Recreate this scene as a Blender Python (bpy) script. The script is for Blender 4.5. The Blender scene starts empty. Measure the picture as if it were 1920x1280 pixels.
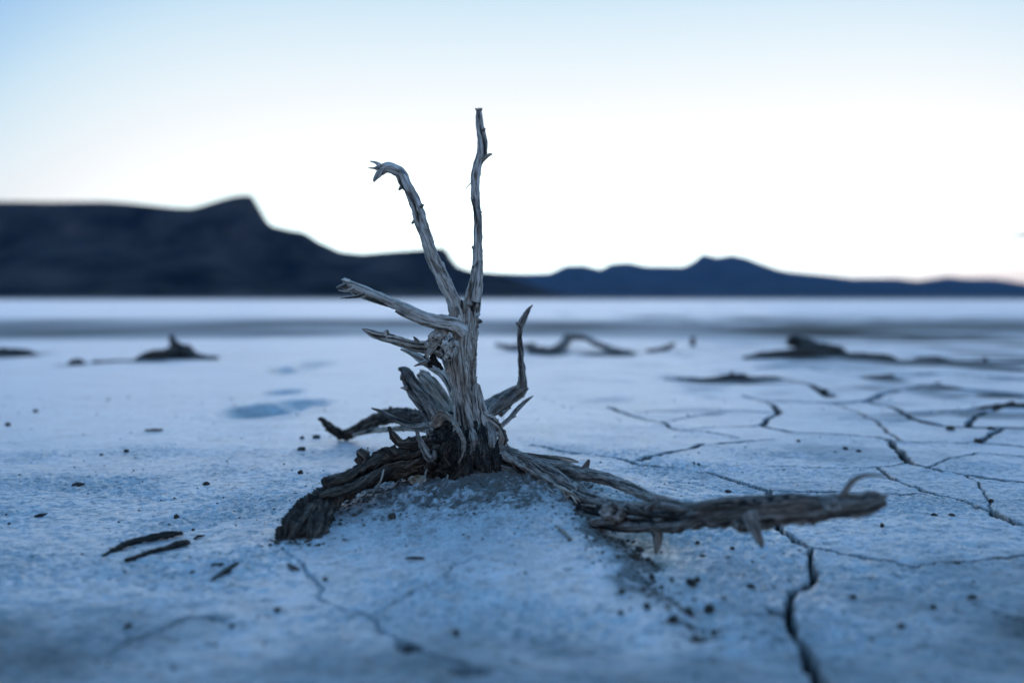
import bpy, math, random
import numpy as np
from mathutils import Vector

S = bpy.context.scene
R_ = math.radians

# ------------------------------------------------------------------ camera
CAM_H = 0.20
PITCH = math.atan(83.0 / 1866.7)
FPX = 1866.7
cd = bpy.data.cameras.new('camera')
cam = bpy.data.objects.new('camera', cd)
S.collection.objects.link(cam)
cam.location = (0, 0, CAM_H)
cam.rotation_euler = (math.pi / 2 - PITCH, 0, 0)
cd.lens = 35.0
cd.sensor_width = 36.0
cd.clip_start = 0.02
cd.clip_end = 60000
cd.dof.use_dof = True
cd.dof.focus_distance = 0.985
cd.dof.aperture_fstop = 3.0
cd.dof.aperture_blades = 9
S.camera = cam

# ------------------------------------------------------------------ dusk sky
SKY_STRENGTH = 0.125
S.view_settings.view_transform = 'Standard'
S.view_settings.look = 'None'
S.view_settings.exposure = 3.15
S.view_settings.gamma = 1.0
GLOW_AZ = -8.0
SUN_EL = 6.0
W = bpy.data.worlds.new('World')
S.world = W
W.use_nodes = True
nt = W.node_tree
nt.nodes.clear()
def wn(t, **k):
    n = nt.nodes.new(t)
    for a, b in k.items():
        setattr(n, a, b)
    return n
def wmath(op, a, b=None, c=None):
    n = wn('ShaderNodeMath', operation=op)
    for i, v in enumerate((a, b, c)):
        if v is None: continue
        if isinstance(v, (int, float)): n.inputs[i].default_value = v
        else: nt.links.new(v, n.inputs[i])
    return n.outputs[0]
out = wn('ShaderNodeOutputWorld')
bg = wn('ShaderNodeBackground')
bg.inputs['Strength'].default_value = SKY_STRENGTH
nt.links.new(bg.outputs[0], out.inputs[0])
sky = wn('ShaderNodeTexSky', sky_type='NISHITA', sun_disc=False)
sky.sun_elevation = R_(0.0)
sky.sun_rotation = R_(30)
tc = wn('ShaderNodeTexCoord')
sp = wn('ShaderNodeSeparateXYZ')
nt.links.new(tc.outputs['Generated'], sp.inputs[0])
x, y, z = sp.outputs
xs = wmath('ABSOLUTE', wmath('SUBTRACT', x, 0.06))
yb = wmath('MAXIMUM', wmath('MULTIPLY', y, -1.0), 0.0)
d = wmath('ADD', wmath('ADD', wmath('MAXIMUM', z, 0.0), wmath('MULTIPLY', wmath('POWER', xs, 4.0), 1.6)), wmath('MULTIPLY', yb, 0.55))
ramp = wn('ShaderNodeValToRGB')
nt.links.new(d, ramp.inputs[0])
cr = ramp.color_ramp
stops = [(0.0, (2.9, 3.5, 3.5)), (0.05, (2.1, 2.55, 2.55)), (0.10, (1.33, 1.58, 1.58)), (0.14, (1.05, 1.14, 1.15)), (0.165, (0.94, 0.955, 0.965)), (0.19, (0.86, 0.885, 0.90)),
         (0.225, (0.755, 0.83, 0.865)), (0.26, (0.645, 0.765, 0.84)), (0.285, (0.56, 0.715, 0.825)), (0.31, (0.46, 0.64, 0.80)), (0.37, (0.27, 0.475, 0.74)), (0.50, (0.22, 0.47, 0.82)), (0.75, (0.145, 0.43, 0.87)), (1.0, (0.095, 0.34, 0.80))]
while len(cr.elements) < len(stops):
    cr.elements.new(0.5)
for e, (p, c) in zip(cr.elements, stops):
    e.position = p
    e.color = (*c, 1)
tint = wn('ShaderNodeMix', data_type='RGBA', blend_type='MULTIPLY')
tint.inputs[0].default_value = 1.0
nt.links.new(sky.outputs[0], tint.inputs[6])
tint.inputs[7].default_value = (0.035, 0.047, 0.06, 1)
addn = wn('ShaderNodeMix', data_type='RGBA', blend_type='ADD')
addn.inputs[0].default_value = 1.0
nt.links.new(ramp.outputs[0], addn.inputs[6])
nt.links.new(tint.outputs[2], addn.inputs[7])
def wrange(v, a, b, lo=0.0, hi=1.0):
    n = wn('ShaderNodeMapRange', interpolation_type='SMOOTHSTEP')
    nt.links.new(v, n.inputs[0])
    for k, q in ((1, a), (2, b), (3, lo), (4, hi)): n.inputs[k].default_value = q
    return n.outputs[0]
def wmix(fac, a, col):
    n = wn('ShaderNodeMix', data_type='RGBA')
    nt.links.new(fac, n.inputs[0]); nt.links.new(a, n.inputs[6]); n.inputs[7].default_value = (*col, 1)
    return n.outputs[2]
# peach afterglow low on the right, rosy counter-glow in the east behind the camera
peach = wmath('MULTIPLY', wrange(z, 0.055, 0.01), wrange(x, 0.05, 0.45))
c2_ = wmix(peach, addn.outputs[2], (1.05, 0.885, 0.775))
rosy = wmath('MULTIPLY', wmath('MULTIPLY', wrange(yb, 0.05, 0.7), wrange(z, 0.75, 0.15)), 0.45)
c3_ = wmix(rosy, c2_, (0.72, 0.60, 0.62))
nt.links.new(c3_, bg.inputs['Color'])

# afterglow: a weak, very soft lamp low over the far hills
sl = bpy.data.lights.new('sun', 'SUN')
sl.energy = 0.05
sl.angle = R_(45)
sl.color = (1.0, 0.97, 0.90)
so = bpy.data.objects.new('sun', sl)
S.collection.objects.link(so)
sd = Vector((math.sin(R_(GLOW_AZ)) * math.cos(R_(SUN_EL)), math.cos(R_(GLOW_AZ)) * math.cos(R_(SUN_EL)), math.sin(R_(SUN_EL))))
so.rotation_euler = sd.to_track_quat('Z', 'Y').to_euler()
so.location = (0, 0, 50)

S.render.engine = 'CYCLES'
S.cycles.use_denoising = True
S.cycles.max_bounces = 6
S.cycles.volume_bounces = 0

# ------------------------------------------------------------------ helpers
F = np.array([0, math.cos(PITCH), -math.sin(PITCH)])
U = np.array([0, math.sin(PITCH), math.cos(PITCH)])
X = np.array([1.0, 0, 0])
C0 = np.array([0, 0, CAM_H])

def at(px, py, Y):
    """photo pixel -> point at world distance Y ahead; also metres per pixel there"""
    dr = F + X * (px - 960) / FPX - U * (py - 640) / FPX
    t = Y / dr[1]
    return C0 + dr * t, t / FPX

def on_ground(px, py, z=0.0):
    dr = F + X * (px - 960) / FPX - U * (py - 640) / FPX
    t = (z - CAM_H) / dr[2]
    return C0 + dr * t, t / FPX

def _hash(ix, iy, iz, seed):
    h = (ix.astype(np.int64) * 374761393 + iy.astype(np.int64) * 668265263 + iz.astype(np.int64) * 2147483647 + seed * 974634777) & 0xFFFFFFFF
    h = ((h ^ (h >> 13)) * 1274126177) & 0xFFFFFFFF
    h = ((h ^ (h >> 16)) * 2246822519) & 0xFFFFFFFF
    return (h ^ (h >> 15)) & 0xFFFFFFFF

def noise3(x, y, z, seed=0):
    x = np.asarray(x, float); y = np.asarray(y, float); z = np.asarray(z, float)
    x, y, z = np.broadcast_arrays(x, y, z)
    ix, iy, iz = np.floor(x), np.floor(y), np.floor(z)
    fx, fy, fz = x - ix, y - iy, z - iz
    u = fx * fx * (3 - 2 * fx); v = fy * fy * (3 - 2 * fy); w = fz * fz * (3 - 2 * fz)
    def g(a, b, c):
        h = _hash(ix + a, iy + b, iz + c, seed)
        gx = (h & 1023) / 511.5 - 1; gy = ((h >> 10) & 1023) / 511.5 - 1; gz = ((h >> 20) & 1023) / 511.5 - 1
        return gx * (fx - a) + gy * (fy - b) + gz * (fz - c)
    l = lambda a, b, t: a + (b - a) * t
    return l(l(l(g(0,0,0), g(1,0,0), u), l(g(0,1,0), g(1,1,0), u), v), l(l(g(0,0,1), g(1,0,1), u), l(g(0,1,1), g(1,1,1), u), v), w) * 1.3

def noise2(x, y, seed=0):
    x = np.asarray(x, float); y = np.asarray(y, float)
    ix, iy = np.floor(x), np.floor(y)
    fx, fy = x - ix, y - iy
    u = fx * fx * (3 - 2 * fx); v = fy * fy * (3 - 2 * fy)
    def g(a, b):
        h = _hash(ix + a, iy + b, np.zeros_like(ix), seed)
        gx = (h & 65535) / 32767.5 - 1; gy = (h >> 16) / 32767.5 - 1
        return gx * (fx - a) + gy * (fy - b)
    a = g(0,0) + (g(1,0) - g(0,0)) * u
    b = g(0,1) + (g(1,1) - g(0,1)) * u
    return (a + (b - a) * v) * 1.4

def sstep(a, b, v):
    t = np.clip((v - a) / (b - a), 0, 1)
    return t * t * (3 - 2 * t)

class MB:
    def __init__(s):
        s.v = []; s.f = []; s.g = []; s.c = []; s.n = 0
    def add(s, v, f, g=None, c=None):
        v = np.asarray(v, float)
        s.v.append(v); s.g.append(v.copy() if g is None else np.asarray(g, float))
        s.c.append(np.zeros(len(v)) if c is None else np.asarray(c, float))
        s.f += [tuple(i + s.n for i in q) for q in f]
        s.n += len(v)
    def build(s, name, mat, parent=None, loc=None):
        V = np.concatenate(s.v); G = np.concatenate(s.g)
        if parent is not None: o0 = np.array(parent['_loc'])
        elif loc is not None: o0 = np.array(loc)
        else: o0 = np.array([V[:, 0].mean(), V[:, 1].mean(), V[:, 2].min()])
        me = bpy.data.meshes.new(name)
        me.from_pydata((V - o0).tolist(), [], s.f)
        a = me.attributes.new('grain', 'FLOAT_VECTOR', 'POINT')
        a.data.foreach_set('vector', G.astype(np.float32).ravel())
        a = me.attributes.new('cleft', 'FLOAT', 'POINT')
        a.data.foreach_set('value', np.clip(np.concatenate(s.c), 0, 1).astype(np.float32))
        me.polygons.foreach_set('use_smooth', np.ones(len(me.polygons), bool))
        me.materials.append(mat)
        me.update()
        o = bpy.data.objects.new(name, me)
        S.collection.objects.link(o)
        if parent is not None: o.parent = parent
        else: o.location = o0
        if parent is not None: o['_loc'] = list(o0)
        return o

def tag(o, label=None, cat=None, group=None, kind=None):
    if label: o['label'] = label
    if cat: o['category'] = cat
    if group: o['group'] = group
    if kind: o['kind'] = kind
    return o

def empty(name, loc, label, cat, group=None):
    o = bpy.data.objects.new(name, None)
    o.empty_display_size = 0.05
    o.location = loc
    o['_loc'] = list(map(float, loc))
    S.collection.objects.link(o)
    return tag(o, label, cat, group)

def spline(P, n):
    P = np.asarray(P, float)
    Q = np.vstack([2 * P[0] - P[1], P, 2 * P[-1] - P[-2]])
    seg = np.linalg.norm(np.diff(P[:, :3], axis=0), axis=1)
    cum = np.concatenate([[0], np.cumsum(seg)])
    t = np.linspace(0, cum[-1], n)
    out_ = np.zeros((n, P.shape[1]))
    k = np.clip(np.searchsorted(cum, t, side='right') - 1, 0, len(seg) - 1)
    u = ((t - cum[k]) / np.maximum(seg[k], 1e-9))[:, None]
    p0, p1, p2, p3 = Q[k], Q[k + 1], Q[k + 2], Q[k + 3]
    out_ = 0.5 * (2 * p1 + (p2 - p0) * u + (2 * p0 - 5 * p1 + 4 * p2 - p3) * u ** 2 + (3 * p1 - p0 - 3 * p2 + p3) * u ** 3)
    return out_, cum[-1]

_seed = [10]
def tube(mb, pts, end='broken', start='open', lump=0.10, fibre=0.10, crack=0.22, knobby=0.0, twist=0.5, flat=1.0, flat_dir=None,
         step=0.0012, seg=0.0010, seed=None, world=False, cross=400.0, along=26.0, shred=0.0, wob=0.0, chunk=0.0):
    """pts: (photo x, photo y, distance, half width in px); a gnarled wooden limb"""
    if seed is None:
        _seed[0] += 1; seed = _seed[0]
    P = []
    for q in pts:
        if world: P.append(q)
        else:
            p, m = at(q[0], q[1], q[2]); P.append((*p, q[3] * m))
    P = np.array(P, float)
    L = np.linalg.norm(np.diff(P[:, :3], axis=0), axis=1).sum()
    n = max(6, int(L / step))
    Sp, L = spline(P, n)
    C = Sp[:, :3].copy(); Rr = np.maximum(Sp[:, 3], 0.00015)
    s = np.linspace(0, L, n)
    Rm = float(np.median(Rr))
    if wob:
        for a in range(3):
            C[:, a] += noise2(s / (Rm * 5), np.full(n, a * 7.3), seed) * Rm * wob * np.clip(s / (Rm * 4), 0, 1)
    T = np.gradient(C, axis=0); T /= np.linalg.norm(T, axis=1)[:, None] + 1e-12
    up = np.array([0.3, -1.0, 0.2]) if flat_dir is None else np.asarray(flat_dir, float)
    N = np.zeros_like(T)
    nv = up - T[0] * up.dot(T[0]); nv /= np.linalg.norm(nv)
    for i in range(n):
        nv = nv - T[i] * nv.dot(T[i]); nv /= np.linalg.norm(nv) + 1e-12
        N[i] = nv
    B = np.cross(T, N)
    na = int(np.clip(2 * math.pi * Rr.max() / seg, 10, 140))
    th = np.linspace(0, 2 * math.pi, na, endpoint=False)
    TH, SS = np.meshgrid(th, s)
    RR = Rr[:, None] * np.ones_like(TH)
    tw = TH + twist * SS / max(Rm, 1e-4) * 0.12 + 0.14 * noise2(SS / (Rm * 6), np.zeros_like(SS), seed + 5)
    cx, cy = np.cos(tw), np.sin(tw)
    a_, b_ = cx * Rm * cross, cy * Rm * cross
    # big lumps, long fibres, deep drying cracks, knots
    h = lump * noise3(np.cos(TH) * 1.1 + seed, np.sin(TH) * 1.1, SS / (Rm * 2.6), seed)
    h += lump * 0.5 * noise3(np.cos(TH) * 2.1, np.sin(TH) * 2.1 + seed, SS / (Rm * 1.1), seed + 1)
    fb = noise3(a_, b_, SS * along, seed + 2)
    h += fibre * (0.5 - np.abs(fb) * 1.6) * 0.4
    h += fibre * 0.5 * noise3(a_ * 2.3, b_ * 2.3, SS * along * 2.2, seed + 3)
    wig = 0.16 * noise2(SS * 140, TH * 1.5, seed + 7)
    ck = np.abs(noise3(a_ * 0.34 + 3.1 + wig, b_ * 0.34 + wig, SS * along * 0.5, seed + 4))
    msk = sstep(-0.15, 0.2, noise3(a_ * 0.2, b_ * 0.2 + 9, SS * along * 0.9, seed + 6))
    k1 = (1 - sstep(0.03, 0.17, ck)) * msk
    ck2 = np.abs(noise3(a_ * 0.8 + 7.7, b_ * 0.8 + wig, SS * along * 0.9, seed + 14))
    m2 = sstep(0.0, 0.3, noise3(a_ * 0.33 + 4, b_ * 0.33, SS * along * 1.7, seed + 15))
    k2 = (1 - sstep(0.02, 0.15, ck2)) * m2
    h -= crack * (k1 + 0.4 * k2)
    cleft = np.maximum(k1, 0.7 * k2) * (crack > 0)
    # grit: small chips and splinters that roughen the outline
    h += 0.055 * noise3(np.cos(TH) * Rm * 330, np.sin(TH) * Rm * 330 + seed, SS * 240, seed + 16) * (crack > 0)
    h += 0.30 * sstep(0.50, 0.75, noise3(np.cos(TH) * Rm * 240, np.sin(TH) * Rm * 240 + seed, SS * 130, seed + 17)) * (crack > 0)
    if knobby:
        kn = noise3(np.cos(TH) * 1.7, np.sin(TH) * 1.7, SS / (Rm * 1.3), seed + 8)
        h += knobby * sstep(0.25, 0.7, kn)
        rg = noise3(np.cos(TH) * Rm * 420, np.sin(TH) * Rm * 420, SS * 420, seed + 9)
        h += knobby * 0.30 * rg
    ab = min(1.0, Rm / 0.0085) ** 0.3
    rad = RR * (1 + h * ab)
    if shred:
        ed = noise2(SS / 0.0025, np.floor(TH / math.pi) * 3.7, seed + 12)
        rad = rad * (1 + shred * ed)
    x_, y_ = np.cos(TH) * rad, np.sin(TH) * rad * 1.0
    x_ = x_ * flat
    V = C[:, None, :] + N[:, None, :] * x_[..., None] + B[:, None, :] * y_[..., None]
    if chunk:
        dirv = V - C[:, None, :]
        ln = np.linalg.norm(dirv, axis=2) + 1e-9
        q3 = V + seed * 0.011
        cn = 0.5 - np.abs(noise3(q3[..., 0] * 85, q3[..., 1] * 85, q3[..., 2] * 85, seed + 30)) * 2.0
        cn = cn + 0.5 * noise3(q3[..., 0] * 210, q3[..., 1] * 210, q3[..., 2] * 210, seed + 31)
        cn = cn + 0.35 * noise3(q3[..., 0] * 480, q3[..., 1] * 480, q3[..., 2] * 480, seed + 32)
        dp_ = np.minimum(chunk * Rm * cn, 0.5 * Rm)
        V = V + dirv / ln[..., None] * np.maximum(dp_, -0.55 * ln)[..., None]
        cleft = np.maximum(cleft, 0.8 * sstep(-0.35, -0.9, cn))
    if end == 'broken':
        k = max(2, min(n // 5, int(Rr[-1] * 2.2 / (L / n))))
        ramp_ = np.linspace(0, 1, k) ** 1.5
        jag = noise2(th * 2.4, np.zeros(na), seed + 20) + 0.8 * noise2(th * 6.1, np.ones(na), seed + 21)
        V[-k:] += T[-1] * (ramp_[:, None, None] * (jag * Rr[-1] * 1.3)[None, :, None])
        V[-k:] += (C[-k:, None, :] - V[-k:]) * (ramp_[:, None] * (0.12 + 0.25 * np.abs(jag))[None, :])[..., None]
    grain = np.stack([cx * Rm, cy * Rm, SS * 0.09], -1).reshape(-1, 3) + seed * 0.37
    verts = V.reshape(-1, 3)
    faces = []
    for i in range(n - 1):
        b0 = i * na; b1 = b0 + na
        for j in range(na):
            k2 = (j + 1) % na
            faces.append((b0 + j, b0 + k2, b1 + k2, b1 + j))
    tip = C[-1] + T[-1] * (Rr[-1] * (0.9 if end == 'point' else (0.5 if end == 'round' else -0.7)))
    verts = np.vstack([verts, tip, C[0]])
    grain = np.vstack([grain, grain[-1], grain[0]])
    cleft = np.concatenate([cleft.ravel(), [0.4, 0.0]])
    ti = len(verts) - 2
    for j in range(na):
        faces.append(((n - 1) * na + j, (n - 1) * na + (j + 1) % na, ti))
        faces.append(((j + 1) % na, j, ti + 1))
    mb.add(verts, faces, grain, cleft)
    return C, Rr

_ico = {}
def ico(sub):
    if sub not in _ico:
        t = (1 + 5 ** 0.5) / 2
        v = [(-1,t,0),(1,t,0),(-1,-t,0),(1,-t,0),(0,-1,t),(0,1,t),(0,-1,-t),(0,1,-t),(t,0,-1),(t,0,1),(-t,0,-1),(-t,0,1)]
        v = [np.array(q) / np.linalg.norm(q) for q in v]
        f = [(0,11,5),(0,5,1),(0,1,7),(0,7,10),(0,10,11),(1,5,9),(5,11,4),(11,10,2),(10,7,6),(7,1,8),(3,9,4),(3,4,2),(3,2,6),(3,6,8),(3,8,9),(4,9,5),(2,4,11),(6,2,10),(8,6,7),(9,8,1)]
        for _ in range(sub):
            c = {}; nf = []
            def mid(a, b):
                k = (min(a, b), max(a, b))
                if k not in c:
                    m = v[a] + v[b]; v.append(m / np.linalg.norm(m)); c[k] = len(v) - 1
                return c[k]
            for a, b, e in f:
                p, q, r = mid(a, b), mid(b, e), mid(e, a)
                nf += [(a, p, r), (b, q, p), (e, r, q), (p, q, r)]
            f = nf
        _ico[sub] = (np.array(v), f)
    return _ico[sub]

def lump(mb, c, r, sub=3, amp=0.35, seed=0, freq=1.6, rot=0.0, ridge=0.0):
    v, f = ico(sub)
    h = 1 + amp * noise3(v[:, 0] * freq + seed * 3.1, v[:, 1] * freq, v[:, 2] * freq + seed, seed) + amp * 0.5 * noise3(v[:, 0] * freq * 2.6, v[:, 1] * freq * 2.6 + seed, v[:, 2] * freq * 2.6, seed + 1)
    if ridge:
        h += ridge * (0.4 - np.abs(noise3(v[:, 0] * 5, v[:, 1] * 5, v[:, 2] * 2.2, seed + 2)) * 1.5)
        h += ridge * 0.5 * noise3(v[:, 0] * 14, v[:, 1] * 14, v[:, 2] * 10, seed + 3)
    cl_ = np.zeros(len(v)) if not ridge else sstep(-0.02, -0.16, h - 1)
    q = v * h[:, None] * np.asarray(r)
    cr_, sr_ = math.cos(rot), math.sin(rot)
    q = np.stack([q[:, 0] * cr_ - q[:, 1] * sr_, q[:, 0] * sr_ + q[:, 1] * cr_, q[:, 2]], -1)
    mb.add(q + np.asarray(c), f, (q + np.asarray(c)) * 0.4, cl_)

# ------------------------------------------------------------------ materials
def mat(name):
    m = bpy.data.materials.new(name); m.use_nodes = True
    n = m.node_tree; b = n.nodes['Principled BSDF']
    return m, n, b

def node(n, t, **k):
    q = n.nodes.new(t)
    for a, b in k.items(): setattr(q, a, b)
    return q

def ramp_node(n, fac, stops_):
    r = node(n, 'ShaderNodeValToRGB')
    n.links.new(fac, r.inputs[0])
    while len(r.color_ramp.elements) < len(stops_): r.color_ramp.elements.new(0.5)
    for e, (p, c) in zip(r.color_ramp.elements, stops_):
        e.position = p; e.color = (*c, 1)
    return r.outputs[0]

def tex(n, vec, scale, detail=4, rough=0.55, lac=2.0, dist=0.0):
    t = node(n, 'ShaderNodeTexNoise')
    t.inputs['Scale'].default_value = scale; t.inputs['Detail'].default_value = detail
    t.inputs['Roughness'].default_value = rough; t.inputs['Distortion'].default_value = dist
    if vec is not None: n.links.new(vec, t.inputs['Vector'])
    return t.outputs['Fac']

def mixc(n, fac, a, b, blend='MIX'):
    m = node(n, 'ShaderNodeMix', data_type='RGBA', blend_type=blend)
    for i, v in ((0, fac), (6, a), (7, b)):
        if isinstance(v, (int, float)): m.inputs[i].default_value = v
        elif isinstance(v, tuple): m.inputs[i].default_value = (*v, 1)
        else: n.links.new(v, m.inputs[i])
    return m.outputs[2]

def wood_mat(name, dark, mid, light, dirt, dirt_amt=0.5, bump=0.0006):
    m, n, b = mat(name)
    at_ = node(n, 'ShaderNodeAttribute', attribute_name='grain')
    g = at_.outputs['Vector']
    f1 = tex(n, g, 420, 5, 0.6)
    f2 = tex(n, g, 1500, 3, 0.6)
    f3 = tex(n, g, 70, 3, 0.55)
    mm = node(n, 'ShaderNodeMath', operation='MULTIPLY_ADD')
    n.links.new(f2, mm.inputs[0]); mm.inputs[1].default_value = 0.45
    m2 = node(n, 'ShaderNodeMath', operation='MULTIPLY'); n.links.new(f1, m2.inputs[0]); m2.inputs[1].default_value = 0.6
    n.links.new(m2.outputs[0], mm.inputs[2])
    col = ramp_node(n, mm.outputs[0], [(0.40, dark), (0.515, mid), (0.63, light)])
    dm = ramp_node(n, f3, [(0.45, (0, 0, 0)), (0.68, (dirt_amt,) * 3)])
    col = mixc(n, dm, col, dirt)
    ca = node(n, 'ShaderNodeAttribute', attribute_name='cleft')
    cm = node(n, 'ShaderNodeMath', operation='MULTIPLY'); n.links.new(ca.outputs['Fac'], cm.inputs[0]); cm.inputs[1].default_value = 0.97
    col = mixc(n, cm.outputs[0], col, (0.014, 0.011, 0.009))
    n.links.new(col, b.inputs['Base Color'])
    b.inputs['Roughness'].default_value = 0.88
    b.inputs['Specular IOR Level'].default_value = 0.25
    bp = node(n, 'ShaderNodeBump'); bp.inputs['Strength'].default_value = 0.9; bp.inputs['Distance'].default_value = bump
    n.links.new(mm.outputs[0], bp.inputs['Height'])
    n.links.new(bp.outputs[0], b.inputs['Normal'])
    return m

M_wood = wood_mat('weathered_wood', (0.085, 0.056, 0.038), (0.44, 0.335, 0.25), (0.82, 0.68, 0.54), (0.15, 0.10, 0.067), 0.45, 0.0012)
M_silver = wood_mat('silvery_wood', (0.12, 0.082, 0.056), (0.56, 0.44, 0.34), (0.92, 0.79, 0.66), (0.24, 0.17, 0.12), 0.4, 0.0012)
M_root = wood_mat('dark_root_bark', (0.014, 0.009, 0.006), (0.072, 0.047, 0.031), (0.25, 0.18, 0.125), (0.025, 0.017, 0.012), 0.7, 0.0018)
M_rwood = wood_mat('grey_root_wood', (0.042, 0.030, 0.022), (0.235, 0.178, 0.135), (0.58, 0.47, 0.375), (0.05, 0.034, 0.023), 0.6, 0.0012)
M_collar = wood_mat('rotted_collar', (0.006, 0.004, 0.003), (0.032, 0.022, 0.016), (0.13, 0.098, 0.072), (0.012, 0.009, 0.007), 0.7, 0.002)
M_strip = wood_mat('pale_bark', (0.11, 0.070, 0.045), (0.38, 0.27, 0.19), (0.72, 0.56, 0.42), (0.08, 0.052, 0.034), 0.5, 0.0012)
M_drift = wood_mat('driftwood_dark', (0.022, 0.017, 0.013), (0.075, 0.058, 0.044), (0.18, 0.142, 0.108), (0.03, 0.023, 0.018), 0.4, 0.001)
M_char = wood_mat('blackened_bark', (0.008, 0.006, 0.005), (0.022, 0.016, 0.012), (0.07, 0.048, 0.033), (0.012, 0.009, 0.007), 0.5)

def soil_mat(name, c1, c2, scale=300):
    m, n, b = mat(name)
    t_ = node(n, 'ShaderNodeTexCoord')
    f = tex(n, t_.outputs['Object'], scale, 4)
    n.links.new(ramp_node(n, f, [(0.35, c1), (0.65, c2)]), b.inputs['Base Color'])
    b.inputs['Roughness'].default_value = 0.95; b.inputs['Specular IOR Level'].default_value = 0.1
    bp = node(n, 'ShaderNodeBump'); bp.inputs['Distance'].default_value = 0.0008
    n.links.new(f, bp.inputs['Height']); n.links.new(bp.outputs[0], b.inputs['Normal'])
    return m
M_clod = soil_mat('dark_soil', (0.045, 0.034, 0.025), (0.15, 0.115, 0.085))
M_crumb = soil_mat('brown_crumb', (0.06, 0.047, 0.036), (0.20, 0.16, 0.12), 900)
M_stone = soil_mat('cream_stone', (0.22, 0.13, 0.06), (0.62, 0.52, 0.40), 130)

# ------------------------------------------------------------------ playa ground
TR = np.array([-0.040, 0.985])            # foot of the dead shrub
la, _ = on_ground(1095, 985); lb, _ = on_ground(1350, 1215)
LA, LB = la[:2], lb[:2]
LD = (LB - LA) / np.linalg.norm(LB - LA)
LN = np.array([LD[1], -LD[0]])            # to the left/front side or not, fixed below
if LN[0] > 0: LN = -LN

dents = []                                # (x, y, rx, ry, depth)
for px, py, rx_, ry_, dp in ((490, 772, 66, 11, .016), (560, 760, 55, 8, .009), (545, 694, 36, 6, .012), (590, 683, 34, 5, .008), (530, 736, 34, 5, .007)):
    g_, m_ = on_ground(px, py)
    dy_ = on_ground(px, py - ry_)[0][1] - g_[1]
    dents.append((g_[0], g_[1], rx_ * m_, dy_, dp * 2.2))

def band_warp(x, y):
    return y + 0.9 * noise2(x * 0.22, y * 0.2, 31) + 0.45 * noise2(x * 0.7, y * 0.6, 32)

def ground_z(x, y):
    x = np.asarray(x, float); y = np.asarray(y, float)
    r2 = ((x - TR[0] - 0.01) / 0.135) ** 2 + ((y - TR[1] + 0.005) / 0.125) ** 2
    mm_ = np.exp(-r2)
    z = 0.031 * mm_ + mm_ * (0.006 * noise2(x * 24, y * 24, 18) + 0.003 * noise2(x * 60, y * 60, 19))
    # arm of the mound under the right hand limb
    z = z + 0.012 * np.exp(-(((x - 0.06) / 0.09) ** 2 + ((y - 0.93) / 0.07) ** 2))
    # crumbling ledge: the near left plate lies a little higher than the right one
    qx, qy = x - LA[0], y - LA[1]
    tl = qx * LD[0] + qy * LD[1]; dl = qx * LN[0] + qy * LN[1]
    wv = dl + 0.030 * noise2(x * 14, y * 14, 3) + 0.010 * noise2(x * 60, y * 60, 4)
    fade = sstep(-0.05, 0.04, tl) * (1 - sstep(0.30, 0.55, tl))
    z = z + 0.008 * sstep(-0.016, 0.016, wv) * np.exp(-np.maximum(dl, 0) / 0.16) * fade
    z = z - 0.007 * np.exp(-((tl - 0.045) / 0.05) ** 2 - ((dl + 0.022) / 0.024) ** 2)
    for dx_, dy_, rx_, ry_, dp in dents:
        e = ((x - dx_) / rx_) ** 2 + ((y - dy_) / ry_) ** 2
        z = z - dp * np.exp(-e ** 1.5) + dp * 0.15 * np.exp(-(e - 1.8) ** 2 * 1.6)
    far = np.hypot(x, y)
    z = z + 0.006 * noise2(x * 0.9, y * 0.9, 11) * sstep(1.3, 4, far) + 0.0035 * noise2(x * 4.2, y * 4.2, 12)
    z = z + 0.0016 * noise2(x * 17, y * 17, 13)
    return z

def axis(lo, hi, st, lim_lo, lim_hi, g1, cap, g2):
    core = np.arange(lo, hi, st)
    def grow(p, lim, sgn):
        r = []; stp = st
        while (p - lim) * sgn < 0:
            stp *= g1 if stp < cap else g2
            p += sgn * stp; r.append(p)
        return r
    return np.array(grow(lo, lim_lo, -1)[::-1] + list(core) + grow(core[-1], lim_hi, 1))

LIM = 8000.0
gx = axis(-0.60, 0.86, 0.0017, -LIM, LIM, 1.03, 0.02, 1.13)
gy = axis(0.38, 1.42, 0.0018, -1500.0, LIM, 1.012, 0.03, 1.08)
# the rows behind the camera may be coarse
keep = (gy > 0.34) | (np.arange(len(gy)) % 5 == 0)
gy = gy[keep]
GX, GY = np.meshgrid(gx, gy)
GZ = ground_z(GX, GY)
CR = np.zeros_like(GZ)

rough = np.exp(-np.maximum(np.hypot(GX * 0.8, GY) - 1.12, 0) / 0.30)
loose = np.exp(-(((GX - TR[0] - 0.01) / 0.15) ** 2 + ((GY - TR[1] + 0.05) / 0.11) ** 2))
patch = sstep(-0.2, 0.5, noise2(GX * 9, GY * 9, 41))
n1 = noise2(GX * 62, GY * 62, 14); n2 = noise2(GX * 150, GY * 150, 15); n3 = noise2(GX * 290, GY * 290, 16)
GZ += rough * (0.0017 * n1 + (0.0009 + 0.0016 * patch + 0.0022 * loose) * n2 + (0.0009 + 0.0014 * patch + 0.0012 * loose) * n3)
# small pits and flakes
GZ -= rough * 0.0024 * sstep(0.42, 0.62, noise2(GX * 48, GY * 48, 17)) * patch

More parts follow.
